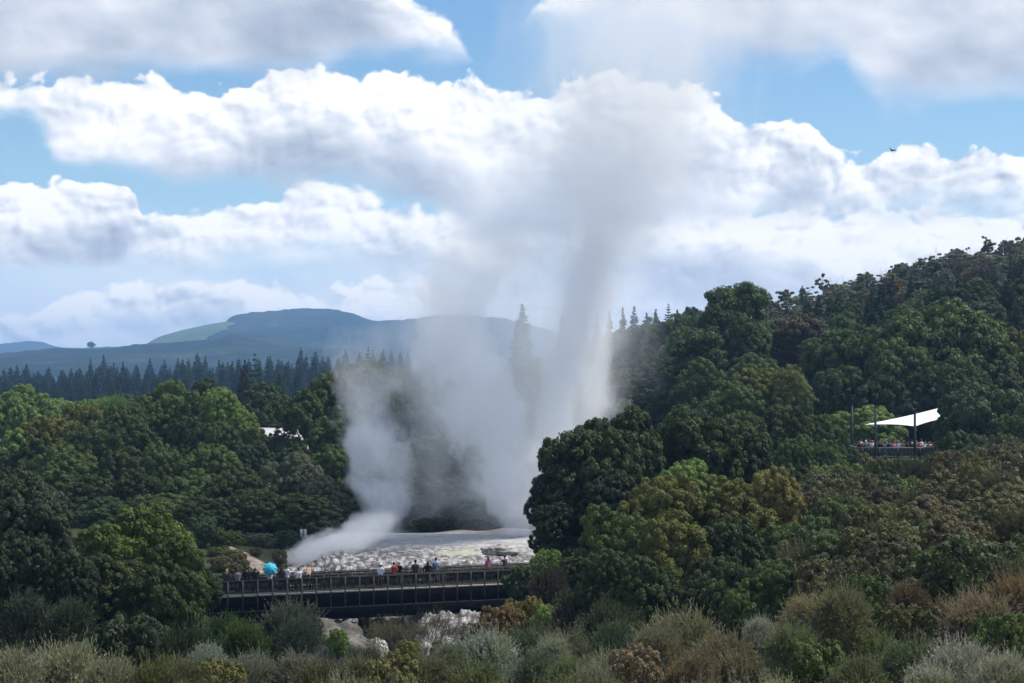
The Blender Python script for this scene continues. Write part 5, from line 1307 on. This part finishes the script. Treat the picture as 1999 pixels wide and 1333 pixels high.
BPL = [
 # px, t, height, face(deg, 0 = looking away over the back rail), hands, hair, colours, label, kw
 (443, 1.0, 1.66, -35, rest, 'long', dict(body=SK, shirt=(.035, .05, .045), trousers=(.02, .03, .035), hair=HBL), 'person with long blonde hair and dark green top at the left bridge end', dict(headturn=-.4)),
 (464, 1.0, 1.64, -10, fold, 'tail', dict(body=SK, shirt=(.22, .17, .17), trousers=NAVY, hair=HB), 'person with dark tied-back hair and greyish-pink top near the left bridge end', {}),
 (482, 1.1, 1.74, 10, rest, 'short', dict(body=SKT, shirt=BLK, trousers=NAVY, hair=HB), 'broad short-haired person in a black shirt, left of the camera holder', dict(build_=1.15)),
 (498, .6, 1.72, -20, cam_up, 'bob', dict(body=SK, shirt=BLK, trousers=BLK, hair=HBR), 'person in a black coat raising a camera, just left of the cyan umbrella', dict(build_=1.15)),
 (527, 1.5, 1.55, 5, ((-.10, .25, 1.12), (.08, .25, 1.16)), 'short', dict(body=SK, shirt=(.50, .55, .58), trousers=BLK, hair=HB), 'person in a light top standing under the cyan umbrella', {}),
 (549, 1.0, 1.64, 0, rest, 'long', dict(body=SK, shirt=(.035, .022, .024), trousers=BLK, hair=HB), 'person with long dark hair and dark brown jacket right of the umbrella', {}),
 (560, 1.0, 1.78, -65, ((-.26, .34, 1.02), (.26, .25, 1.0)), 'short', dict(body=SKT, shirt=(.66, .66, .70), trousers=NAVY, hair=HB), 'person in a white t-shirt and sunglasses turned right, hand on the rail', dict(sleeve=.35, headturn=-.2)),
 (583, .5, 1.62, -8, ((-.26, .2, 1.0), (.2, .36, 1.42)), 'short', dict(body=SK, shirt=(.62, .61, .60), trousers=(.12, .11, .1), hair=HBR), 'person in a loose white shirt holding up a phone at the front rail', dict(build_=1.15, sleeve=.4)),
 (602, 2.6, 1.55, -20, ((-.36, .34, 1.10), (.36, .34, 1.10)), 'bob', dict(body=SKT, shirt=(.45, .30, .20), trousers=NAVY, hair=HRD), 'person with ginger hair leaning low on the back rail', dict(lean=.75)),
 (743, .5, 1.66, -30, fold, 'tail', dict(body=SK, shirt=(.62, .68, .82), trousers=(.50, .28, .24), hair=HB, cap=WHT), 'person in a white cap and long pale blue jacket with bare legs', dict(cap=True, shorts=True)),
 (769, .9, 1.70, 5, rest, 'short', dict(body=SKT, shirt=(.30, .03, .03), trousers=(.03, .03, .035), hair=HB), 'person in a red vest with bare arms', dict(sleeve=0)),
 (779, 1.1, 1.70, -50, ((-.1, .28, 1.05), (.2, .28, 1.05)), 'bald', dict(body=SKT, shirt=BLK, trousers=(.25, .35, .5)), 'bald person in a dark top looking down, beside the red vest', dict(sleeve=.4, headturn=-.2)),
 (811, .7, 1.80, 0, fold, 'short', dict(body=SKD, shirt=(.035, .037, .045), trousers=BLK, hair=HB, cap=BLK), 'tall person in a black cap and charcoal t-shirt', dict(sleeve=.42, cap=True, build_=1.1)),
 (835, .8, 1.66, -8, rest, 'long', dict(body=SK, shirt=BLK, trousers=(.02, .02, .025), hair=HB), 'person with long black hair in a black jacket, right of the tall capped one', dict(build_=1.1)),
 (851, 2.5, 1.72, -50, fold, 'short', dict(body=SKT, shirt=(.50, .58, .72), trousers=(.3, .28, .25), hair=HBR, cap=(.05, .03, .03)), 'person in a pale shirt and dark cap wearing a blue backpack', dict(sleeve=.45, cap=True)),
 (953, 2.5, 1.72, 15, hang, 'long', dict(body=SKT, trousers=(.05, .12, .3), hair=HRD), 'person with reddish hair in a bright tie-dye t-shirt', dict(sleeve=.45)),
 (986, 2.3, 1.72, 20, ((-.22, .28, 1.36), (.02, .36, 1.38)), 'short', dict(body=SKT, shirt=(.10, .075, .065), trousers=NAVY, hair=HB, cap=(.05, .04, .04)), 'person in a brown top and cap holding up a camera', dict(sleeve=.3, cap=True)),
]
for (px, t, hg, face, hands, hair, cols, lb, kw) in BPL:
    me, k, info = person_mesh(hg, hands, hair, **kw)
    loc = on_bridge(px, t); ang = math.atan2(bd[1], bd[0])+math.radians(face)
    e = put_person(me, k, loc, ang, cols, lb, 'people on the footbridge', M['tiedye'] if 'tie-dye' in lb else None)
    if 'camera' in lb and 'camera holder' not in lb or 'phone' in lb:
        hp = V3(*hands[1])*k*1.0; hp = hp+V3(-.06*k, .10*k, .03)
        ca, sa = math.cos(ang), math.sin(ang); w = (loc[0]+hp[0]*ca-hp[1]*sa, loc[1]+hp[0]*sa+hp[1]*ca, loc[2]+hp[2])
        d = empty('phone' if 'phone' in lb else 'camera_gear', w, ang); b = MB()
        if 'phone' in lb: b.box((0, 0, .03), (.075, .009, .15)); b.build('case', plain('phone_case', (.02, .02, .025), .3, .1, 3), d); b = MB(); b.box((0, -.0065, .03), (.066, .003, .14)); b.build('screen', plain('phone_screen', (.05, .08, .12), .15, .1, 3), d)
        else: b.box((0, 0, 0), (.13, .06, .09)); b.build('camera_body', plain('camera_black', (.012, .012, .013), .5, .1, 3), d); b = MB(); b.tube([(0, .03, 0), (0, .12, 0)], .035, 12); b.build('lens', plain('lens_black', (.015, .015, .018), .3, .1, 3), d)
        tag(d, ('slim dark phone held up by the person in the loose white shirt' if 'phone' in lb else 'black camera held by the person in the black coat' if 'coat' in lb else 'black camera held by the capped person in the brown top'), 'phone' if 'phone' in lb else 'camera')
    if 'sunglasses' in lb:
        g = MB(); hc = info['head']; g.box(hc+V3(.02, .092, .012), (.13, .012, .032)); o = g.build('sunglasses', M['glossy'], e); o.color = (.01, .01, .01, 1); o.rotation_euler = (0, 0, -.0)
    if 'backpack' in lb:
        q = empty('backpack', (loc[0]+math.sin(ang)*.25, loc[1]-math.cos(ang)*.25, loc[2]+1.02), ang); cmatp = plain('blue_nylon', (.05, .10, .20), .7, .2, 6); b = MB(); b.ball((0, 0, .14), (.155, .10, .25), 14, 10); b.build('pack', cmatp, q, True)
        b = MB(); b.ball((0, -.09, .05), (.10, .05, .11), 12, 8); b.build('pocket', cmatp, q, True)
        for sx in (-1, 1): b = MB(); b.tube([(sx*.09, .06, .32), (sx*.10, .16, .40), (sx*.10, .34, .33), (sx*.10, .36, .10), (sx*.10, .10, .0)], .018, 6); b.build('strap', cmatp, q, True)
        tag(q, 'blue backpack on the back of the capped person in the pale shirt', 'backpack')
# umbrella, tilted towards us
def umbrella():
    c = P(527, 1110, 132.2); e = empty('umbrella', c); R = .52
    ax = Vector((.10, -.80, .60)).normalized(); q = ax.to_track_quat('Z', 'Y').to_matrix().to_4x4(); Mq = np.array(q)
    m = plain('cyan_cloth', (.035, .36, .50), .6, .12, 6); n = 8; V = []; rings = 7
    def pt(a, r): 
        seg = (a/(2*PI)*n) % 1; sc = 1-.09*math.sin(PI*seg)*(r**1.5); rr = R*r*sc; return V3(rr*math.cos(a), rr*math.sin(a), .26-.26*r*r-.03*math.sin(PI*seg)*r)
    na = n*6
    for k in range(2):
        V.append(V3(0, 0, .26-.012*k))
        for i in range(1, rings+1):
            for j in range(na): V.append(pt(2*PI*j/na, i/rings)-V3(0, 0, .012*k))
    off = 1+rings*na; T_ = []; Q = []
    for k in range(2):
        o = k*off
        for j in range(na):
            T_.append([o, o+1+j, o+1+(j+1) % na][::1 if k == 0 else -1])
            for i in range(rings-1):
                f = [o+1+i*na+j, o+1+(i+1)*na+j, o+1+(i+1)*na+(j+1) % na, o+1+i*na+(j+1) % na]; Q.append(f[::1 if k == 0 else -1])
    b = MB(); b.add(np.array(V)@Mq[:3, :3].T, Q, T_); b.build('canopy', m, e, True)
    dk = plain('umbrella_steel', (.1, .1, .1), .4, .1, 5, metal=.5)
    for i in range(n): a = 2*PI*i/n; b = MB(); b.tube([(np.array(pt(a, r))-V3(0, 0, .02))@Mq[:3, :3].T for r in (.05, .4, .7, 1.02)], .006, 4); b.build('rib', dk, e)
    b = MB(); b.tube([V3(0, 0, .32)@Mq[:3, :3].T, V3(0, 0, -.42)@Mq[:3, :3].T], .012, 6); b.build('shaft', dk, e)
    b = MB(); b.tube([V3(0, 0, -.42)@Mq[:3, :3].T, V3(0, 0, -.52)@Mq[:3, :3].T], .02, 8); b.build('handle', plain('handle_black', (.02, .02, .02), .5, .1, 4), e)
    tag(e, 'open cyan umbrella tilted back over a person on the left part of the bridge', 'umbrella')
umbrella()
# crowd on the platform
VAR = [person_mesh(1.70, fold, 'short', vox=.03), person_mesh(1.70, rest, 'long', vox=.03), person_mesh(1.70, cam_up, 'bob', vox=.03), person_mesh(1.70, cam_up, 'short', vox=.03, cap=True), person_mesh(1.70, rest, 'tail', vox=.03, sleeve=.35)]
def crowd():
    PD, fz, cx, w, dep = PLAT; r = random.Random(9)
    SH = [('white', (.66, .66, .68)), ('black', BLK), ('pink', (.50, .22, .22)), ('pale blue', (.30, .42, .58)), ('grey', (.2, .2, .21)), ('navy', NAVY), ('red', (.40, .05, .05)), ('tan', (.38, .26, .18)), ('teal', (.06, .25, .27)), ('cream', (.55, .48, .38))]
    front = [(1678, 1), (1684, 6), (1690, 8), (1696, 2), (1702, 0), (1719, 1), (1729, 4), (1735, 5), (1745, 2), (1754, 3), (1762, 7), (1772, 5), (1780, 1), (1795, 6), (1804, 9), (1813, 4), (1821, 7)]
    ORD = ['leftmost', 'second', 'third', 'fourth', 'fifth', 'sixth', 'seventh', 'eighth', 'ninth', 'tenth', 'eleventh', 'twelfth', 'thirteenth', 'fourteenth', 'fifteenth', 'sixteenth', 'rightmost']
    for i, (px, ci) in enumerate(front):
        me, k, _ = VAR[r.randrange(5)]; hh = r.uniform(.90, 1.04); D = PD+r.uniform(.35, .6)
        nm, c = SH[ci]; cols = dict(body=r.choice((SK, SKT, SKD, SK)), shirt=c, trousers=r.choice((NAVY, BLK, GRYC)), hair=r.choice((HB, HBR, HBL, HRD)), cap=r.choice((WHT, (.3, .25, .2))))
        put_person(me, k*hh, (X(px, D), D, fz), PI+math.radians(r.uniform(5, 45)), cols, 'person in %s, %s at the front platform rail%s' % (nm, ORD[i], ' from the left' if 0 < i < 16 else ''), 'people at the front rail of the platform')
    for i in range(18):
        me, k, _ = VAR[r.randrange(5)]; hh = r.uniform(.94, 1.08); D = PD+r.uniform(1.2, 3.2); px = 1680+138*(i+r.uniform(.1, .9))/18
        nm, c = r.choice(SH); cols = dict(body=r.choice((SK, SKT, SKD)), shirt=c, trousers=NAVY, hair=r.choice((HB, HBR, HBL, HRD)), cap=(.45, .42, .36))
        put_person(me, k*hh, (X(px, D), D, fz), PI+math.radians(r.uniform(-10, 50)), cols, 'one of the people packed behind the front row on the viewing platform', 'people in the back rows of the platform')
crowd()
# ---------------------------------------------------------------- steam and water columns
def steam(name, label, cat, D, prof, dens, amp, scale, seed, stretch=1.6, edge=.55, col=(.988, .993, 1.0), aniso=.0, power=1.0, ybias=1.0, warp=1.0):
    """prof: (py, px centre, px half width, density factor) from bottom to top"""
    pr = sorted(prof, key=lambda a: -a[0])
    zs = [Z(a[0], D) for a in pr]; cx = [X(a[1], D) for a in pr]; rr = [a[2]*D/F*1.22 for a in pr]; df = [a[3] for a in pr]
    # lumpy closed hull round the billows
    z0, z1 = zs[0], zs[-1]; n = max(14, int((z1-z0)/.8)); k = 28; V = []
    for i in range(n+1):
        z = z0+(z1-z0)*i/n; c = np.interp(z, zs, cx); r = np.interp(z, zs, rr)
        for j in range(k):
            a = 2*PI*j/k; q = 1.0+.16*float(vnoise(math.cos(a)*1.2+seed, math.sin(a)*1.2, z*.22, seed))
            V.append((c+math.cos(a)*r*q, D+math.sin(a)*r*q*ybias, z))
    V += [(np.interp(z0, zs, cx), D, z0), (np.interp(z1, zs, cx), D, z1+rr[-1]*.15)]; nv = (n+1)*k
    I = (np.arange(n)[:, None]*k+np.arange(k)[None, :]); J = (np.arange(n)[:, None]*k+((np.arange(k)+1) % k)[None, :])
    Q = np.stack([I.ravel(), J.ravel(), (J+k).ravel(), (I+k).ravel()], 1)
    T_ = np.array([[nv, (j+1) % k, j] for j in range(k)]+[[nv+1, n*k+j, n*k+(j+1) % k] for j in range(k)])
    m = bpy.data.materials.new(name+'_volume'); m.use_nodes = True; T = NT(m.node_tree); T.nodes.clear()
    pos = T.n('ShaderNodeNewGeometry').outputs['Position']; x, y, z = T.sep(pos)
    zr = (z0-.5, z1+.5); q = lambda vals, lo, hi: T.curve(z, list(zip(zs, vals)), zr[0], zr[1], lo, hi)
    CX = q(cx, min(cx)-.1, max(cx)+.1); RR = q(rr, 0, max(rr)*1.02); DF = q(df, 0, 1.0)
    pv = T.xyz(x, y, T.m('DIVIDE', z, stretch))
    pv = T.vm('ADD', pv, (seed*3.7, seed*1.3, 0))
    n1 = T.noise(pv, scale, 5.5, .60, dist=.35*warp)
    dx = T.m('DIVIDE', T.m('SUBTRACT', x, CX), RR); dy = T.m('DIVIDE', T.m('SUBTRACT', y, D), T.m('MULTIPLY', RR, ybias))
    d = T.m('SUBTRACT', 1.0-amp*.10, T.m('SQRT', T.m('ADD', T.m('MULTIPLY', dx, dx), T.m('MULTIPLY', dy, dy))))
    d = T.m('ADD', d, T.m('MULTIPLY', T.m('SUBTRACT', n1, .5), amp))
    d = T.m('MULTIPLY', T.ss(d, 0.02, edge), DF)
    if power != 1.0: d = T.m('POWER', d, power)
    vol = T.n('ShaderNodeVolumePrincipled'); vol.inputs['Color'].default_value = (*col, 1); vol.inputs['Anisotropy'].default_value = aniso
    T.put(vol.inputs['Density'], T.m('MULTIPLY', d, dens))
    o = T.n('ShaderNodeOutputMaterial'); T.links.new(vol.outputs[0], o.inputs['Volume'])
    m.cycles.volume_sampling = 'MULTIPLE_IMPORTANCE' if hasattr(m.cycles, 'volume_sampling') else m.cycles.volume_sampling
    ob = link(name, np_mesh(name, V, [Q, T_], (m,)))
    tag(ob, label, cat, kind='stuff'); return ob
ST = [
 steam('water_jet', 'dense narrow white jet of water at the heart of the main column', 'geyser', 167,
   [(1042, 1062, 24, 1), (950, 1078, 30, 1), (850, 1096, 36, 1), (750, 1110, 40, 1), (650, 1124, 42, 1), (560, 1140, 42, .9), (500, 1152, 38, .8), (450, 1166, 30, .6), (410, 1180, 22, .2), (385, 1188, 16, 0)], .40, 1.8, .5, 8, 3.5, .5),
 steam('geyser_column', 'tall white main column of the geyser rising and widening into the clouds', 'geyser', 168,
   [(1042, 1068, 46, .7), (980, 1082, 60, .8), (900, 1100, 76, .85), (800, 1118, 92, .9), (700, 1134, 104, .9), (600, 1152, 108, .9), (500, 1170, 112, .85), (420, 1190, 128, .75), (330, 1222, 180, .50), (240, 1242, 215, .36), (150, 1250, 250, .28), (60, 1262, 280, .26), (-40, 1275, 300, .22), (-120, 1280, 300, .0)], .27, 2.2, .24, 1, 2.2, .5),
 steam('geyser_column', 'second white steam column left of the main one, leaning left as it rises', 'geyser', 165,
   [(1045, 1010, 40, .8), (990, 1000, 58, .9), (900, 975, 82, .95), (820, 950, 96, 1), (740, 918, 104, 1), (680, 893, 92, .9), (630, 885, 84, .7), (590, 892, 96, .45), (540, 912, 120, .25), (470, 945, 140, .12), (400, 985, 150, 0)], .42, 2.4, .27, 2, 1.3, .34),
 steam('steam_plume', 'smaller steam plume at the left edge of the terrace', 'steam', 163,
   [(1052, 768, 46, .6), (1000, 762, 58, .8), (930, 745, 72, .85), (860, 728, 80, .85), (800, 716, 76, .6), (755, 714, 84, .38), (710, 722, 92, .22), (650, 745, 100, .10), (590, 770, 100, 0)], .38, 2.4, .33, 3, 1.2, .40),
 steam('steam_drift', 'low steam drifting left off the terrace towards the path', 'steam', 156,
   [(1112, 600, 60, .6), (1085, 620, 85, .8), (1060, 665, 95, .8), (1035, 705, 80, .7), (1010, 735, 60, .5), (985, 750, 50, .0)], .60, 1.9, .40, 4, 1.0, .3, ybias=.75),
 steam('steam_veil', 'thin bluish veil of steam hanging between and behind the tall columns', 'steam', 181,
   [(1040, 960, 215, .8), (900, 975, 245, 1), (750, 990, 270, 1), (620, 1010, 275, .9), (500, 1035, 260, .6), (400, 1065, 260, .45), (300, 1110, 270, .42), (180, 1170, 285, .36), (60, 1220, 290, .25), (0, 1220, 250, 0)], .17, 1.5, .13, 5, 1.3, .8, ybias=.5, col=(.955, .98, 1.0)),
]
# ---------------------------------------------------------------- air between us and the hills
def build_haze():
    b = MB(); b.box((0, 4180, 61), (16200, 8840, 244))
    m = bpy.data.materials.new('haze_air'); m.use_nodes = True; T = NT(m.node_tree); T.nodes.clear()
    pv = T.n('ShaderNodeVolumePrincipled'); pv.inputs['Color'].default_value = (.34, .60, 1.0, 1); pv.inputs['Density'].default_value = HAZE; pv.inputs['Anisotropy'].default_value = .2
    o = T.n('ShaderNodeOutputMaterial'); T.links.new(pv.outputs[0], o.inputs['Volume'])
    ob = b.build('haze', m); tag(ob, 'thin blue air that fades the far hills', kind='stuff')
HAZE = 1.35e-4
build_haze()
